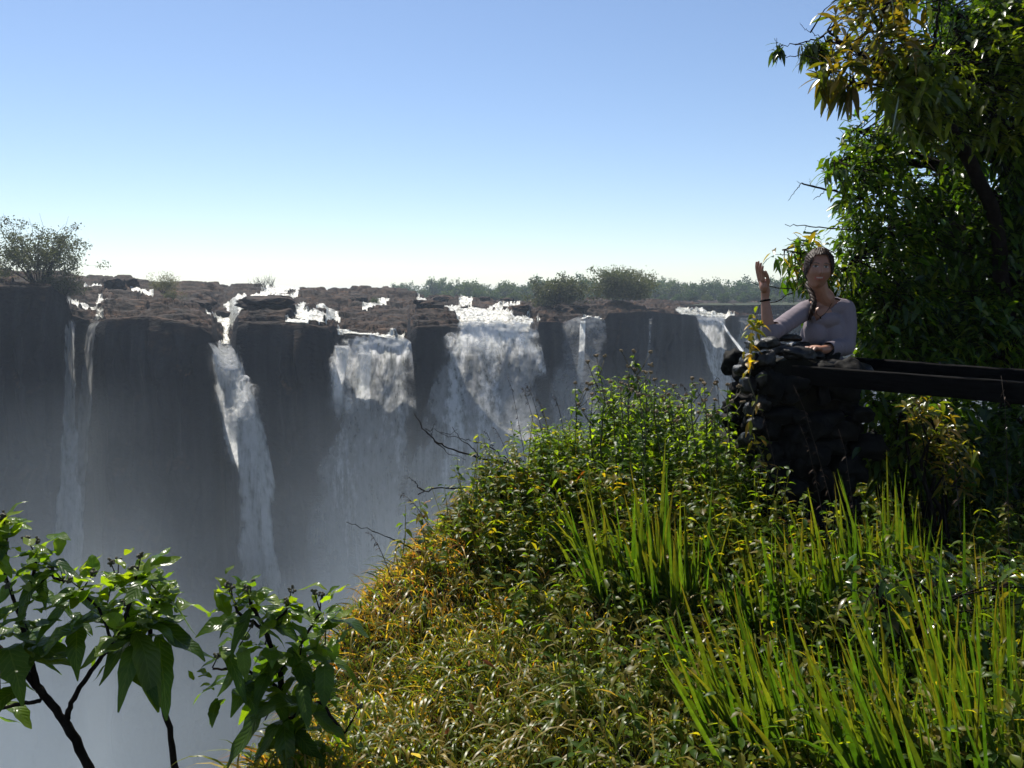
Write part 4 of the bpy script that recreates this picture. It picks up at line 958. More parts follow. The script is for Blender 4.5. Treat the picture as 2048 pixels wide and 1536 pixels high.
# ------------------------------------------------------------------ trees on the right
def crown(mb, mbt, poly, n_cl, d0, d1, nl, L, Wd, cols_, seed, limb_pts, hang=.1, spread=.12, seg=3, shape='leaf', edge_thin=0.0, weight=None, droop=(.1, .7), twr=.0035):
    """leaf sprays filling the volume behind an outline; each spray hangs on a twig from the nearest limb"""
    r = np.random.default_rng(800 + seed); poly = np.array(poly, float)
    lo, hi = poly.min(0), poly.max(0); N = n_cl * 4
    px = r.uniform(lo[0], hi[0], N); py = r.uniform(lo[1], hi[1], N); k = in_poly(px, py, poly)
    if weight is not None: k &= r.uniform(0, 1, N) < weight(px, py)
    px, py = px[k][:n_cl], py[k][:n_cl]; m = len(px); dd = r.uniform(d0, d1, m)
    Cn = W(px, py, dd)
    for i in range(m):
        c = Cn[i]; dist = np.linalg.norm(limb_pts - c, axis=1); s0 = limb_pts[int(np.argmin(dist + r.uniform(0, .25, len(dist))))]
        v = c - s0; ln = np.linalg.norm(v)
        mid = (s0 + c) / 2 + r.normal(0, .05, 3) * ln + [0, 0, .05 * ln]
        ax = nrm(v + r.normal(0, .35, 3) * ln + [0, 0, -.1 * ln])
        e = c + ax * spread
        mbt.tube(np.array([s0, mid, c, e]), [twr * 1.6, twr, twr * .7, twr * .35], 4)
        q = r.uniform(-.6, 1.0, nl); P = c + ax * (q * spread)[:, None] + r.normal(0, spread * .22, (nl, 3))
        a = r.uniform(0, 2 * math.pi, nl)
        Dv = np.stack([np.cos(a), np.sin(a), r.normal(-hang, .6, nl)], -1) + ax * .7
        Nv = np.stack([r.normal(0, .5, nl), r.normal(0, .5, nl), np.ones(nl)], -1)
        cc = pal(nl, cols_, r) * r.uniform(.75, 1.2)
        LL = L * r.uniform(.6, 1.25, nl)
        mb.blades(P, Dv, Nv, LL, LL * Wd * r.uniform(.8, 1.2, nl), cc, seg=seg, droop=r.uniform(*droop, nl), fold=.28, shape=shape)
def join(a, b):
    for v_, c_, l_ in zip(b.v, b.c, b.l): a.v.append(v_); a.c.append(c_); a.l.append(l_)
    a.q += [x + a.n for x in b.q]; a.t += [x + a.n for x in b.t]; a.n += b.n; return a
def limbs(mb, defs, rad_scale=1.0):
    pts = []
    for pth, r0, r1 in defs:
        P = np.array([W(*p) if len(p) == 3 and p[2] < 100 else p[:3] for p in pth], float)
        t = np.linspace(0, len(P) - 1, len(P) * 5); Q = np.stack([np.interp(t, np.arange(len(P)), P[:, i]) for i in range(3)], -1)
        Q[1:-1] = (Q[:-2] + 2 * Q[1:-1] + Q[2:]) / 4; Q[1:-1] += RNG.normal(0, .006, (len(Q) - 2, 3))
        mb.tube(Q, np.linspace(r0, r1, len(Q)), 8, rough=.08); pts.append(Q)
    return np.concatenate(pts)
tb = W(2230, 900, 6.4); tbz = float(ground_z(tb[0], tb[1]))
tree1 = thing('leafy_tree', (tb[0], tb[1], tbz), 'big dark leafy tree filling the right side behind the woman', 'tree')
mw = MB()
L1 = limbs(mw, [
    ([(2230, 1250, 6.4), (2210, 900, 6.4), (2150, 650, 6.3), (2080, 470, 6.2)], .16, .11),
    ([(2080, 470, 6.2), (2020, 330, 6.1), (1940, 270, 6.0), (1880, 200, 5.9), (1800, 135, 5.7)], .09, .02),
    ([(2080, 470, 6.2), (2000, 410, 6.2), (1930, 360, 6.1), (1870, 330, 6.0), (1780, 320, 5.9), (1710, 300, 5.8)], .08, .012),
    ([(2150, 650, 6.3), (2010, 560, 6.2), (1900, 470, 6.1), (1800, 440, 6.0), (1700, 430, 5.9)], .07, .012),
    ([(2080, 470, 6.2), (2070, 250, 6.2), (2010, 60, 6.1), (1950, -60, 6.0)], .08, .03), ([(2020, 330, 6.1), (1960, 130, 6.0), (1900, 30, 5.9), (1870, -40, 5.9)], .05, .015),
    ([(2210, 900, 6.4), (2050, 760, 6.3), (1930, 680, 6.2), (1800, 620, 6.0), (1720, 590, 5.8)], .06, .012), ([(2150, 650, 6.3), (1980, 620, 6.4), (1860, 560, 6.3), (1760, 520, 6.1)], .05, .012),
    ([(1800, 620, 6.0), (1720, 560, 5.7), (1650, 520, 5.5), (1600, 505, 5.4), (1565, 500, 5.4)], .014, .004), ([(1720, 590, 5.8), (1680, 600, 5.6), (1620, 590, 5.5), (1590, 560, 5.4)], .010, .004),
    ([(1900, 470, 6.1), (1860, 400, 6.0), (1800, 350, 5.8)], .02, .006), ([(1870, 330, 6.0), (1790, 280, 5.7), (1740, 262, 5.5), (1700, 265, 5.4)], .018, .004), ([(1800, 440, 6.0), (1750, 380, 5.6), (1700, 330, 5.4), (1665, 318, 5.3)], .015, .004), ([(1800, 440, 6.0), (1760, 470, 5.6), (1720, 500, 5.4), (1690, 540, 5.3)], .015, .004), ([(1880, 200, 5.9), (1840, 230, 5.6), (1790, 235, 5.5)], .012, .004), ([(2020, 330, 6.1), (1930, 240, 5.6), (1880, 120, 5.4)], .03, .006)])
twg = MB()
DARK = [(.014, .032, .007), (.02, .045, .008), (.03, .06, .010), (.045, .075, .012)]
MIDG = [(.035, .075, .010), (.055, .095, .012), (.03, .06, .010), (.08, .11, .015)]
lf = MB()
main = [(1850, -60), (1835, 40), (1800, 120), (1772, 200), (1760, 250), (1705, 262), (1690, 275), (1655, 310), (1660, 330), (1690, 345), (1690, 420), (1700, 470), (1672, 500), (1690, 560), (1700, 620), (1720, 700), (2250, 730), (2250, -60)]
wgt = lambda x, y: np.clip(.16 + (x - 1720) / 300, .10, 1) * np.clip(.75 + 1.6 * noise(np.stack([x / 55, y / 55, 0 * x], -1), 5), .05, 1)
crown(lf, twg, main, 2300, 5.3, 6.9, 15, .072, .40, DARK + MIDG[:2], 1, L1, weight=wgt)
crown(lf, twg, [(1690, 255), (1740, 250), (1790, 300), (1850, 420), (1880, 700), (1720, 700), (1690, 600), (1668, 500), (1700, 440), (1650, 325)], 240, 5.1, 5.8, 15, .070, .40, MIDG, 2, L1)
crown(lf, twg, [(1560, 488), (1600, 482), (1640, 480), (1680, 560), (1690, 640), (1650, 640), (1625, 620), (1600, 560), (1562, 520)], 42, 5.2, 5.6, 11, .085, .34, MIDG + [(.16, .12, .02)], 3, L1, hang=.5)
crown(lf, twg, [(1780, 180), (2100, -60), (2100, 250), (1850, 320)], 110, 4.9, 5.4, 14, .072, .40, [(.08, .10, .015), (.06, .09, .012)], 4, L1)
dead = MB()
for pth, r0, r1 in [([(1730, 400, 5.4), (1685, 386, 5.4), (1640, 376, 5.4), (1602, 367, 5.4)], .010, .005), ([(1602, 367, 5.4), (1592, 380, 5.4), (1576, 401, 5.4)], .003, .0015), ([(1650, 381, 5.4), (1640, 392, 5.4), (1626, 400, 5.4)], .0035, .0015), ([(1622, 370, 5.4), (1620, 358, 5.4)], .002, .001), ([(1602, 367, 5.4), (1594, 362, 5.4)], .002, .001),
                     ([(1690, 392, 5.4), (1670, 378, 5.4)], .003, .001), ([(1730, 458, 5.4), (1660, 458, 5.4), (1610, 452, 5.4), (1570, 449, 5.4)], .006, .002), ([(1612, 453, 5.4), (1610, 462, 5.4)], .002, .001), ([(1690, 400, 5.4), (1720, 440, 5.4)], .004, .002), ([(1690, 430, 5.4), (1650, 470, 5.4), (1636, 490, 5.4)], .002, .001),
                     ([(1690, 520, 5.6), (1640, 490, 5.5), (1600, 480, 5.5), (1575, 478, 5.5)], .004, .002), ([(1640, 560, 5.4), (1590, 580, 5.3), (1545, 575, 5.2), (1500, 566, 5.2)], .005, .002), ([(1590, 580, 5.3), (1560, 600, 5.3), (1520, 610, 5.3), (1510, 635, 5.3)], .004, .0015)]:
    P = np.array([W(*p) for p in pth]); t = np.linspace(0, len(P) - 1, len(P) * 4); Q = np.stack([np.interp(t, np.arange(len(P)), P[:, i]) for i in range(3)], -1) + RNG.normal(0, .004, (len(t), 3))
    dead.tube(Q, np.linspace(r0, r1, len(Q)), 5, rough=.2)
join(mw, twg).build('trunk', M['bark'], tree1); lf.build('crown', M['gloss'], tree1); dead.build('dead_branches', M['bark'], tree1)
print('tree leaves', lf.n)

# yellow-leaved tree reaching in at the top
yt = thing('yellow_leaved_tree', (3.35, 5.6, float(ground_z(3.35, 5.6))), 'tree with large yellowish leaves on a long limb against the sky, upper right', 'tree')
mw, twg, lf = MB(), MB(), MB()
b0 = np.array([3.35, 5.6, float(ground_z(3.35, 5.6)) - .1])
L2 = limbs(mw, [([(2010, 1000, 5.6), (2020, 700, 5.5), (1990, 420, 5.3), (1900, 250, 5.1), (1830, 160, 5.0), (1790, 130, 5.0)], .06, .02), ([(1790, 130, 5.0), (1740, 120, 4.95), (1690, 90, 4.9), (1655, 60, 4.9)], .02, .006), ([(1830, 160, 5.0), (1800, 70, 5.0), (1760, 20, 5.0), (1720, -30, 4.9)], .018, .006),
                ([(1790, 130, 5.0), (1740, 165, 4.9), (1700, 170, 4.9)], .01, .004), ([(1690, 90, 4.9), (1640, 75, 4.9), (1600, 88, 4.9), (1565, 90, 4.9)], .006, .002), ([(1655, 100, 4.9), (1600, 112, 4.9), (1555, 115, 4.9)], .004, .0015), ([(1830, 160, 5.0), (1870, 80, 5.1), (1880, 0, 5.1)], .015, .006), ([(1640, 75, 4.9), (1612, 60, 4.9), (1600, 45, 4.9)], .002, .001)])
YEL = [(.09, .085, .014), (.12, .085, .016), (.07, .08, .013), (.045, .06, .010), (.10, .07, .016)]
crown(lf, twg, [(1640, 60), (1660, 30), (1700, -40), (1840, -40), (1855, 90), (1810, 140), (1775, 165), (1720, 150), (1650, 150), (1660, 100)], 80, 4.6, 5.3, 10, .086, .38, YEL, 5, L2, hang=.0, seg=5, spread=.12, droop=(.05, .4))
crown(lf, twg, [(1760, 100), (1860, 90), (1900, 220), (1830, 260), (1780, 200)], 50, 4.8, 5.2, 9, .12, .34, [(.10, .12, .02), (.06, .09, .018)], 6, L2, hang=.3, seg=5)
crown(lf, twg, [(1590, 75), (1640, 70), (1650, 110), (1595, 115)], 12, 4.85, 4.95, 9, .07, .36, [(.04, .06, .02), (.06, .09, .02)], 7, L2, hang=1.1, seg=4, spread=.05)
crown(lf, twg, [(1545, 80), (1565, 75), (1570, 105), (1548, 108)], 4, 4.88, 4.93, 8, .06, .36, [(.03, .05, .02)], 8, L2, hang=1.1, seg=4, spread=.04)
crown(lf, twg, [(1640, 150), (1720, 140), (1710, 180), (1650, 165)], 8, 4.85, 4.95, 8, .12, .3, YEL, 9, L2, hang=1.4, seg=5, spread=.05)
join(mw, twg).build('trunk', M['bark'], yt); lf.build('crown', M['gloss'], yt)

# shrubs behind and below the rails
def low_shrub(poly, ncl, d0, d1, L, cols_, seed, basep, lab, nl=13, wd=.34, name='leafy_shrub'):
    bx, by = basep; bz = float(ground_z(bx, by)); t = thing(name, (bx, by, bz), lab, 'shrub')
    mw, twg, lf = MB(), MB(), MB(); r = np.random.default_rng(seed); P = []
    cx = np.array(poly, float); c = W(cx[:, 0].mean(), cx[:, 1].mean(), (d0 + d1) / 2)
    for j in range(7):
        i = r.integers(0, len(poly)); e = W(cx[i, 0] * .7 + cx[:, 0].mean() * .3, cx[i, 1] * .7 + cx[:, 1].mean() * .3, r.uniform(d0, d1)); b = np.array([bx + r.normal(0, .08), by + r.normal(0, .06), bz - .05])
        Q = np.array([b, (b * .6 + e * .4) + r.normal(0, .05, 3), (b * .25 + e * .75) + r.normal(0, .05, 3), e]); tt = np.linspace(0, 3, 14); Q = np.stack([np.interp(tt, np.arange(4), Q[:, i2]) for i2 in range(3)], -1)
        mw.tube(Q, np.linspace(.016, .004, 14), 6, rough=.1); P.append(Q)
    crown(lf, twg, poly, ncl, d0, d1, nl, L, wd, cols_, seed, np.concatenate(P), twr=.0025)
    join(mw, twg).build('stems', M['bark'], t); lf.build('leaves', M['gloss'], t)
low_shrub([(1715, 560), (1760, 540), (1900, 600), (2080, 640), (2080, 745), (1715, 725)], 260, 5.0, 5.9, .085, MIDG + DARK[:2], 41, (2.7, 5.6), 'green shrub rising just behind the black second rail')
low_shrub([(1722, 775), (1800, 790), (1900, 800), (1900, 1000), (1760, 960), (1735, 900)], 170, 4.3, 5.0, .085, MIDG, 42, (2.3, 4.7), 'light green shrub below the rails, against the right side of the pillar')
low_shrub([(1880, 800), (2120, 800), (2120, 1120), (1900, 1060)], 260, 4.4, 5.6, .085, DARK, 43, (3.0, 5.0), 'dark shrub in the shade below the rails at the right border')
low_shrub([(1790, 780), (1850, 800), (1930, 900), (1940, 980), (1890, 980), (1850, 880)], 28, 4.0, 4.3, .066, [(.12, .11, .02), (.16, .11, .02), (.07, .09, .015)], 44, (2.25, 4.2), 'yellowing spray of leaves hanging in front of the shrubs below the rails')
low_shrub([(1700, 1150), (1800, 1130), (2080, 1140), (2080, 1300), (1750, 1330)], 100, 2.7, 3.3, .06, MIDG + [(.07, .06, .015)], 45, (1.6, 3.0), 'low leafy shrub between the sword-leaf clumps on the right', wd=.4)
# background thicket closes the dark gaps further back on the bank
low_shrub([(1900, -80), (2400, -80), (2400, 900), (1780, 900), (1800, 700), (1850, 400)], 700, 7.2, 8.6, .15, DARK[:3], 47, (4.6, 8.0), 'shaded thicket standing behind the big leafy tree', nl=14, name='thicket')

# ------------------------------------------------------------------ the woman
def remeshed(mb, name, voxel, smooth=2):
    me_o = mb.build('tmp_' + name, M['soil'])
    m = me_o.modifiers.new('r', 'REMESH'); m.mode = 'VOXEL'; m.voxel_size = voxel
    s = me_o.modifiers.new('s', 'SMOOTH'); s.factor = .5; s.iterations = smooth
    bpy.context.view_layer.update()
    ev = me_o.evaluated_get(bpy.context.evaluated_depsgraph_get()); me = bpy.data.meshes.new_from_object(ev)
    n = len(me.vertices); v = np.empty(n * 3); me.vertices.foreach_get('co', v); v = v.reshape(-1, 3)
    q = np.array([list(p.vertices) for p in me.polygons if len(p.vertices) == 4]); t = np.array([list(p.vertices) for p in me.polygons if len(p.vertices) == 3])
    bpy.data.objects.remove(me_o, do_unlink=True); bpy.data.meshes.remove(me)
    return v, q, t.reshape(-1, 3) if len(t) else np.zeros((0, 3), int)
def chain(mb, pts, rad, sides=14, sx=1.0):
    pts = np.array(pts, float); n = len(pts); t = np.linspace(0, n - 1, n * 6)
    rad = np.interp(t, np.arange(n), rad); Q = np.stack([np.interp(t, np.arange(n), pts[:, i]) for i in range(3)], -1)
    for _ in range(3): Q[1:-1] = (Q[:-2] + 2 * Q[1:-1] + Q[2:]) / 4
    mb.tube(Q, rad, sides)
    for e, rr_ in ((Q[0], rad[0]), (Q[-1], rad[-1])): mb.add(ICO_V * rr_ * .98 + e, t=ICO_T)
def ell(mb, c, r, yaw=0, amp=0):
    v = ICO_V * np.array(r); cr, sr = math.cos(yaw), math.sin(yaw); v = v @ np.array([[cr, sr, 0], [-sr, cr, 0], [0, 0, 1]]); mb.add(v + np.asarray(c), t=ICO_T)
HD = 4.80
hc = W(1637, 538, HD)
YAW, TILT = math.radians(-12), math.radians(4)
def hl(p):      # head-local (x right of image, y toward camera is -y, z up) to world
    p = np.asarray(p, float); cy_, sy_ = math.cos(YAW), math.sin(YAW); ct, st_ = math.cos(TILT), math.sin(TILT)
    x, y, z = p[..., 0], p[..., 1], p[..., 2]
    x, y = x * cy_ - y * sy_, x * sy_ + y * cy_
    x, z = x * ct + z * st_, -x * st_ + z * ct
    return np.stack([x, y, z], -1) + hc
def head_shape(S):
    """S: unit directions; face looks toward -y"""
    x, y, z = S[..., 0], S[..., 1], S[..., 2]; f = np.clip(-y, 0, 1)
    rx = .079 * (1 - .30 * sstep(.05, .95, -z)); ry = .092 * (1 - .12 * sstep(.3, 1, -z)); rz = .116 + 0 * z
    P = np.stack([x * rx, y * ry, z * rz], -1)
    g = lambda cx, cz, sx, sz: np.exp(-((x - cx) / sx) ** 2 - ((z - cz) / sz) ** 2) * (y < 0)
    push = .020 * g(0, -.22, .13, .13) + .012 * g(0, 0.0, .10, .20) + .004 * g(0, .25, .5, .12) - .010 * g(.38, .10, .17, .12) - .010 * g(-.38, .10, .17, .12)
    push = push + .005 * g(.45, -.22, .22, .18) + .005 * g(-.45, -.22, .22, .18) + .007 * g(0, -.50, .30, .07) + .004 * g(0, -.56, .2, .04) - .003 * g(0, -.66, .2, .05) + .010 * g(0, -.84, .28, .14)
    P[..., 1] -= push
    P[..., 1] += .012 * sstep(.2, 1, z) * (y < 0) * f
    return P
body = MB()
u, v = np.meshgrid(np.linspace(0, 2 * math.pi, 97), np.linspace(.001, math.pi - .001, 65))
S = np.stack([np.cos(u) * np.sin(v), np.sin(u) * np.sin(v), np.cos(v)], -1)
hp = head_shape(S); P = hl(hp); body.grid(P[:, ::-1])
for sx in (-1, 1):                                                   # ears
    ell(body, hl((sx * .078, .012, -.002)), (.008, .018, .030))
neckb = W(1649, 597, 4.86)
chain(body, [hl((0, .02, -.06)), hl((.0, .022, -.105)) * .5 + neckb * .5, neckb], [.052, .052, .060])
shL = W(1609, 622, 4.84); shR = W(1689, 617, 4.90)                   # image-left and image-right shoulders
chest = W(1652, 672, 4.84); waist = W(1668, 770, 4.96); hip = W(1672, 815, 5.0)
chain(body, [shL, neckb + [0, .02, -.045], shR], [.042, .058, .045])
ell(body, chest + [0, .03, 0], (.125, .085, .15), -.3); ell(body, waist + [0, 0, .03], (.10, .075, .14)); ell(body, hip, (.135, .095, .11))
ell(body, W(1645, 630, 4.80), (.06, .030, .055))
for sx, c in ((-1, W(1632, 668, 4.79)), (1, W(1668, 670, 4.80))): ell(body, c + np.array([0, .03, 0]), (.046, .036, .05))
elL = W(1540, 668, 4.55); wrL = W(1530, 596, 4.57); elR = W(1694, 694, 4.80); wrR = W(1640, 700, 4.56)
chain(body, [shL, (shL + elL) / 2 + [0, 0, .006], elL], [.046, .040, .034])
chain(body, [elL, elL * .55 + wrL * .45 + [-.004, 0, 0], wrL], [.036, .032, .0225])
chain(body, [shR, (shR + elR) / 2 + [.01, 0, 0], elR], [.048, .042, .036]); chain(body, [elR, elR * .5 + wrR * .5, wrR], [.036, .031, .023])
# raised hand: palm seen edge-on, fingers up and slightly back
pal_c = wrL * .48 + W(1524, 566, 4.57) * .52
chain(body, [wrL, W(1531, 582, 4.57), W(1527, 566, 4.57)], [.022, .026, .027]); ell(body, W(1528, 573, 4.55), (.024, .034, .036)); ell(body, W(1526, 568, 4.58), (.020, .034, .034))
FG = [([(1519, 562, 4.60), (1515, 546, 4.61), (1513, 534, 4.605), (1513, 525, 4.60)], .0088), ([(1521, 562, 4.575), (1517, 544, 4.58), (1516, 531, 4.575), (1517, 524, 4.57)], .0092),
      ([(1524, 561, 4.545), (1521, 545, 4.55), (1520, 534, 4.545), (1522, 527, 4.54)], .0088), ([(1527, 561, 4.52), (1525, 548, 4.52), (1524, 539, 4.515), (1526, 533, 4.51)], .008)]
for pth, rr_ in FG: chain(body, [W(*p) for p in pth], [rr_ * 1.15, rr_ * 1.05, rr_, rr_ * .75], 10)
chain(body, [W(1533, 574, 4.54), W(1537, 562, 4.52), W(1534, 550, 4.51), W(1531, 543, 4.505)], [.013, .0105, .0095, .007], 10)
# resting hand on the stones
hr = wrR
dirh = nrm(W(1612, 702, 4.46) - wrR); sd = nrm(np.cross(dirh, [0, 0, 1]))
hr = hr + np.array([0, 0, .012]); ell(body, hr + dirh * .045, (.040, .046, .018), .5)
for j, (o, l) in enumerate([(-.030, .060), (-.010, .070), (.010, .067), (.028, .052)]):
    b = hr + dirh * .075 + sd * o; chain(body, [b, b + dirh * l * .5 + [0, 0, .006], b + dirh * l * .9 - [0, 0, .012]], [.0092, .0088, .0072], 10)
b = hr + dirh * .03 + sd * .034; chain(body, [b, b + sd * .022 + dirh * .03, b + sd * .024 + dirh * .055], [.012, .0105, .008], 10)
# legs and feet on the ground behind the pillar
gw = float(ground_z(hip[0], hip[1])); feet = []
for sx in (-1, 1):
    h = hip + [sx * .075, 0, -.06]; kn = np.array([h[0] + sx * .01, h[1] + .0, (h[2] + gw) / 2 + .03]); an = np.array([h[0] + sx * .02, h[1] + .05, gw + .09]); feet.append(an)
    chain(body, [h, kn, an], [.082, .055, .038]); chain(body, [an, an + [-.02, -.07, -.05], an + [-.03, -.16, -.062]], [.038, .034, .026])
pv, pq, pt = remeshed(body, 'person', .0036, 2)
def to_head(P):
    q = P - hc; ct, st_ = math.cos(TILT), math.sin(TILT); x, y, z = q[:, 0], q[:, 1], q[:, 2]
    x, z = x * ct - z * st_, x * st_ + z * ct
    cy_, sy_ = math.cos(YAW), math.sin(YAW); x, y = x * cy_ + y * sy_, -x * sy_ + y * cy_
    return x, y, z
x, y, z = to_head(pv); colr = np.tile(np.array([.29, .14, .088]), (len(pv), 1))
fr_ = (y < -.05) & (abs(z) < .12) & (abs(x) < .08)
def paint(mask, c): colr[mask & fr_] = c
paint((abs(z + .056) < .009) & (abs(x) < .027 + .0), (.34, .10, .09))
paint((abs(z + .0555 - .12 * abs(x) * 1) < .0035) & (abs(x) < .018), (.42, .38, .34))
for sx in (-1, 1):
    paint((((x - sx * .029) / .014) ** 2 + ((z - .010) / .006) ** 2) < 1, (.3, .27, .25)); paint((((x - sx * .029) / .0065) ** 2 + ((z - .010) / .006) ** 2) < 1, (.03, .02, .015))
    paint((((x - sx * .030) / .018) ** 2 + ((z - .0165) / .0022) ** 2) < 1, (.06, .035, .025)); paint((((x - sx * .031) / .021) ** 2 + ((z - .030 + 3 * (x - sx * .031) ** 2 * 4) / .0035) ** 2) < 1, (.07, .04, .028))
def skin_mat():
    m, n, l, p, out = mat('skin'); a = attr(n, 'tint'); t = nz(n, l, 60, 3); r = ramp(n, l, t.outputs[0], [(.3, (.9, .88, .86)), (.7, (1.06, 1.04, 1.04))])
    mx = n.new('ShaderNodeMix'); mx.data_type = 'RGBA'; mx.blend_type = 'MULTIPLY'; mx.inputs[0].default_value = 1; l.new(a.outputs['Color'], mx.inputs[6]); l.new(r.outputs[0], mx.inputs[7]); l.new(mx.outputs[2], p.inputs['Base Color'])
    p.inputs['Roughness'].default_value = .5; p.inputs['Subsurface Weight'].default_value = .12; p.inputs['Subsurface Radius'].default_value = (.01, .004, .002); return m
base_p = (float(hip[0]), float(hip[1]), gw)
person = MB(); person.add(pv, pq, pt, col=colr)
pe_o = person.build('person', skin_mat()); 
pe_o.data.transform(__import__('mathutils').Matrix.Translation(Vector(base_p) * -1)); pe_o.location = base_p
tag(pe_o, 'woman in a mauve-grey v-neck top raising one hand, leaning on the stone pillar', 'person')
# top: same torso and sleeves, a little larger, with the v-neck cut out
top = MB(); g_ = .012
chain(top, [shL, neckb + [0, .02, -.05], shR], [.046 + g_, .058 + g_, .050 + g_])
ell(top, chest + [0, .03, 0], (.125 + g_, .085 + g_, .15 + g_), -.3); ell(top, waist + [0, 0, .03], (.11 + g_, .085 + g_, .16)); ell(top, hip + [0, 0, .05], (.14 + g_, .10 + g_, .09))
ell(top, W(1651, 640, 4.80), (.075 + g_, .038 + g_, .05))
for c in (W(1632, 668, 4.79), W(1668, 670, 4.80)): ell(top, c + np.array([0, .012, 0]), (.054 + g_, .046 + g_, .062 + g_))
cufL = elL * .80 + wrL * .20
chain(top, [shL, (shL + elL) / 2 + [0, 0, .002], elL], [.048 + g_, .042 + g_, .036 + g_]); chain(top, [elL, cufL], [.036 + g_, .034 + g_])
chain(top, [shR, (shR + elR) / 2 + [.01, 0, 0], elR], [.051 + g_, .045 + g_, .038 + g_]); cufR = elR * .3 + wrR * .7; chain(top, [elR, cufR], [.038 + g_, .032 + g_])
for k_, (a, b_) in enumerate([(elL, shL), (elR, shR), (elR, wrR), (elL, shL)]):      # folds bunching at the elbows
    for j in range(4):
        t_ = .06 + .11 * j + .03 * k_; c = a * (1 - t_) + b_ * t_; ax = nrm(b_ - a); s1 = nrm(np.cross(ax, [0.2, -1, .3])); s2 = np.cross(ax, s1)
        an_ = np.linspace(0, 2 * math.pi, 17); R_ = .038 + g_
        Q = c + s1 * np.cos(an_)[:, None] * R_ + s2 * np.sin(an_)[:, None] * R_ + ax * (np.sin(an_ + j) * .012)[:, None]; top.tube(Q, .0065, 6)
tv, tq, tt_ = remeshed(top, 'top', .005, 14)
tv = tv + nrm(tv - (chest + waist) / 2) * (.004 * fbm(tv * [14, 14, 7], 3, 5))[:, None]
# cut: everything above the neckline and inside the V on the front
ppx, ppy = Pix(tv); vcx = 1643.0
front = tv[:, 1] < chest[1] + .02
cut = front & (ppy < 641) & (ppx > 1633 - (641 - ppy) * .35) & (ppx < 1633 + (641 - ppy) * 1.15)
nd = tv - (neckb + np.array([0, .01, -.02])); cut |= (np.linalg.norm(nd * [1, 1, 1.6], axis=1) < .054)
cutL = ((tv - cufL) @ nrm(wrL - elL) > .012) & (np.linalg.norm(tv - cufL, axis=1) < .062); cutR = ((tv - cufR) @ nrm(wrR - elR) > .012) & (np.linalg.norm(tv - cufR, axis=1) < .08)
cut |= cutL | cutR
tq = tq[~cut[tq].any(1)]; tt_ = tt_[~cut[tt_].any(1)] if len(tt_) else tt_
fabric = plain_mat('jersey_fabric', (.185, .155, .172), .9, .2, 260, .12, .25, .002)
def child_mesh(v_, q_, t_, name, m_, col=(1, 1, 1)):
    b = MB(); b.add(v_ - np.array(base_p), q_, t_, col=col); o = b.build(name, m_); o.parent = pe_o; return o
o = child_mesh(tv, tq, tt_, 'top', fabric); sm = o.modifiers.new('s', 'SOLIDIFY'); sm.thickness = .002
jeans = MB(); ell(jeans, hip + [0, 0, -.02], (.142, .102, .11))
for sx, an in zip((-1, 1), feet):
    h = hip + [sx * .075, 0, -.06]; kn = np.array([h[0] + sx * .01, h[1], (h[2] + gw) / 2 + .03]); chain(jeans, [h, kn, an + [0, 0, .02]], [.09, .063, .052])
jv, jq, jt = remeshed(jeans, 'jeans', .008); child_mesh(jv, jq, jt, 'jeans', plain_mat('denim', (.03, .04, .09), .9, .2, 300, .3, .3, .002))
shoes = []
for an in feet:
    s_m = MB(); chain(s_m, [an + [0, .03, -.05], an + [-.02, -.07, -.052], an + [-.032, -.17, -.062]], [.040, .040, .030]); s_m.v = [v_ - np.array(base_p) for v_ in s_m.v]; o = s_m.build('shoe', M['bark']); o.parent = pe_o
# hair: cap with combed grooves, parted back, and a rope of hair over the image-left shoulder
hair = MB(); u, v = np.meshgrid(np.linspace(0, 2 * math.pi, 121), np.linspace(.001, math.pi - .001, 81))
S = np.stack([np.cos(u) * np.sin(v), np.sin(u) * np.sin(v), np.cos(v)], -1)
hs = head_shape(S); side = np.clip(np.abs(S[..., 0]), 0, 1)
grow = .005 + .008 * sstep(-.2, .8, S[..., 2]) + .0022 * np.sin(np.arctan2(S[..., 0], S[..., 2] + .3) * 60 + 3 * fbm(S * 4, 2, 3)) + .004 * fbm(S * 5, 3, 8)
hs = hs + S * grow[..., None]
line = .60 - .9 * np.clip(side - .42, 0, 1) * 2.4                     # hairline height on the face side
keep = ~((S[..., 1] < -.02) & (S[..., 2] < line) & (side < .86)) & ~((S[..., 2] < -.35) & (S[..., 1] < .25)) & (S[..., 2] > -.8)
km = keep[:-1, :-1] & keep[1:, :-1] & keep[:-1, 1:] & keep[1:, 1:]
hair.grid(hl(hs), mask=km)
rope = [hl((.0, .085, -.05)), hl((-.045, .06, -.09)), W(1624, 588, 4.80), W(1629, 604, 4.75), W(1624, 622, 4.735), W(1618, 640, 4.73)]
RP = np.array(rope); t = np.linspace(0, 5, 60); Q = np.stack([np.interp(t, np.arange(6), RP[:, i]) for i in range(3)], -1)
for _ in range(6): Q[1:-1] = (Q[:-2] + 2 * Q[1:-1] + Q[2:]) / 4
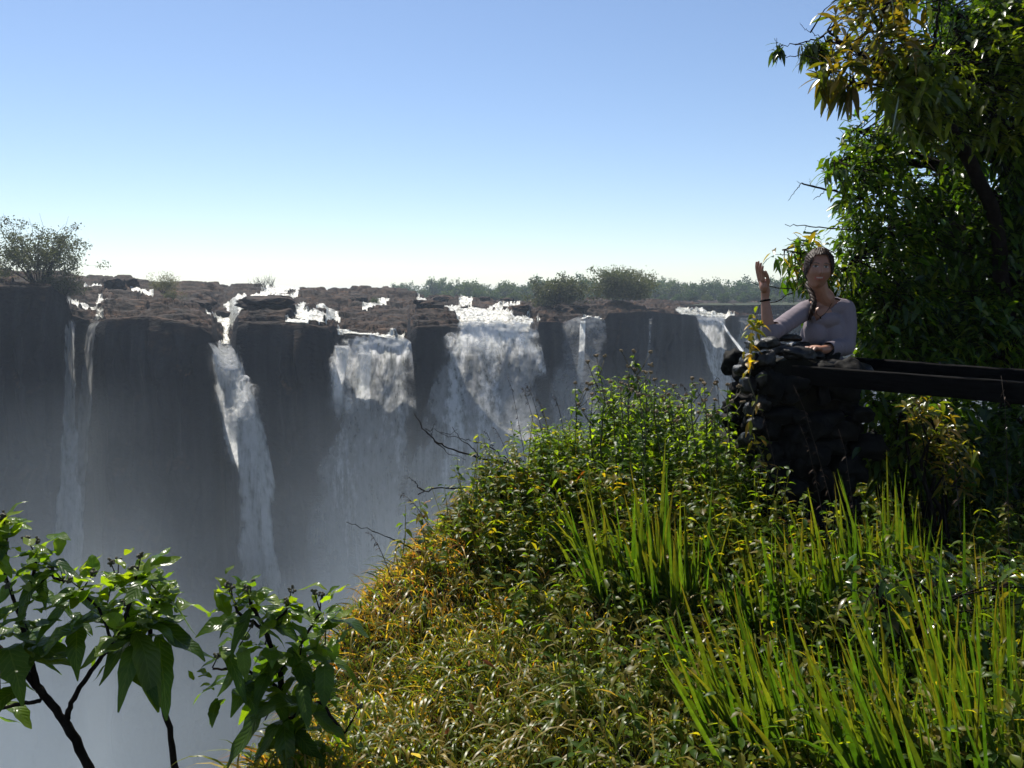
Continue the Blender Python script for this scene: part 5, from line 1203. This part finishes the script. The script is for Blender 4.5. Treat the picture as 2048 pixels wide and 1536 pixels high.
for s_ in range(3):
    ph = t * 4.2 + s_ * 2.094; off = np.stack([np.cos(ph), np.sin(ph), 0 * ph], -1) * .007
    hair.tube(Q + off, np.interp(t, [0, 1, 4, 5], [.014, .012, .010, .003]), 9, rough=.10)
rh = np.random.default_rng(3)
for j in range(70):                                                  # stray strands
    a = rh.uniform(0, 2 * math.pi); zt = rh.uniform(.1, .95); s0 = np.array([math.cos(a) * math.sqrt(1 - zt * zt), abs(math.sin(a)) * math.sqrt(1 - zt * zt) * .9 - .25 * zt, zt]); s0 = nrm(s0); p0 = hl(head_shape(s0) + s0 * .010); p1 = hl(head_shape(s0) + s0 * rh.uniform(.016, .026) + [rh.normal(0, .015), .01, -.01])
    hair.tube(np.array([p0, (p0 + p1) / 2 + rh.normal(0, .003, 3), p1]), [.0012, .001, .0005], 3)
hair.v = [v_ - np.array(base_p) for v_ in hair.v]
hm, n_, l_, p_, o_ = mat('dark_hair'); tn = nz(n_, l_, 90, 4, vec=(1, 1, .25)); rr2 = ramp(n_, l_, tn.outputs[0], [(.3, (.010, .006, .004)), (.7, (.035, .018, .012))]); l_.new(rr2.outputs[0], p_.inputs['Base Color']); p_.inputs['Roughness'].default_value = .55; p_.inputs['Specular IOR Level'].default_value = .12
o = hair.build('hair', hm); o.parent = pe_o
def ringtube(c, ax, R_, r_, name, m_):
    b = MB(); ax = nrm(np.asarray(ax, float)); s1 = nrm(np.cross(ax, [0.2, -1, .3])); s2 = np.cross(ax, s1); an_ = np.linspace(0, 2 * math.pi, 33)
    b.tube(c - np.array(base_p) + s1 * np.cos(an_)[:, None] * R_ + s2 * np.sin(an_)[:, None] * R_, r_, 6); o = b.build(name, m_); o.parent = pe_o
ringtube(wrL * .93 + elL * .07, wrL - elL, .0245, .006, 'wristband', M['wood'])
nk = MB(); P = np.array([W(*p) for p in [(1631, 607, 4.78), (1631, 618, 4.752), (1634, 629, 4.738), (1641, 634, 4.734), (1650, 627, 4.74), (1658, 617, 4.752), (1663, 607, 4.79)]]); nk.tube(P - np.array(base_p), .0016, 5)
nk.add(ICO_V * [.005, .003, .006] + W(1641, 636, 4.734) - np.array(base_p), t=ICO_T); o = nk.build('necklace', M['wood']); o.parent = pe_o
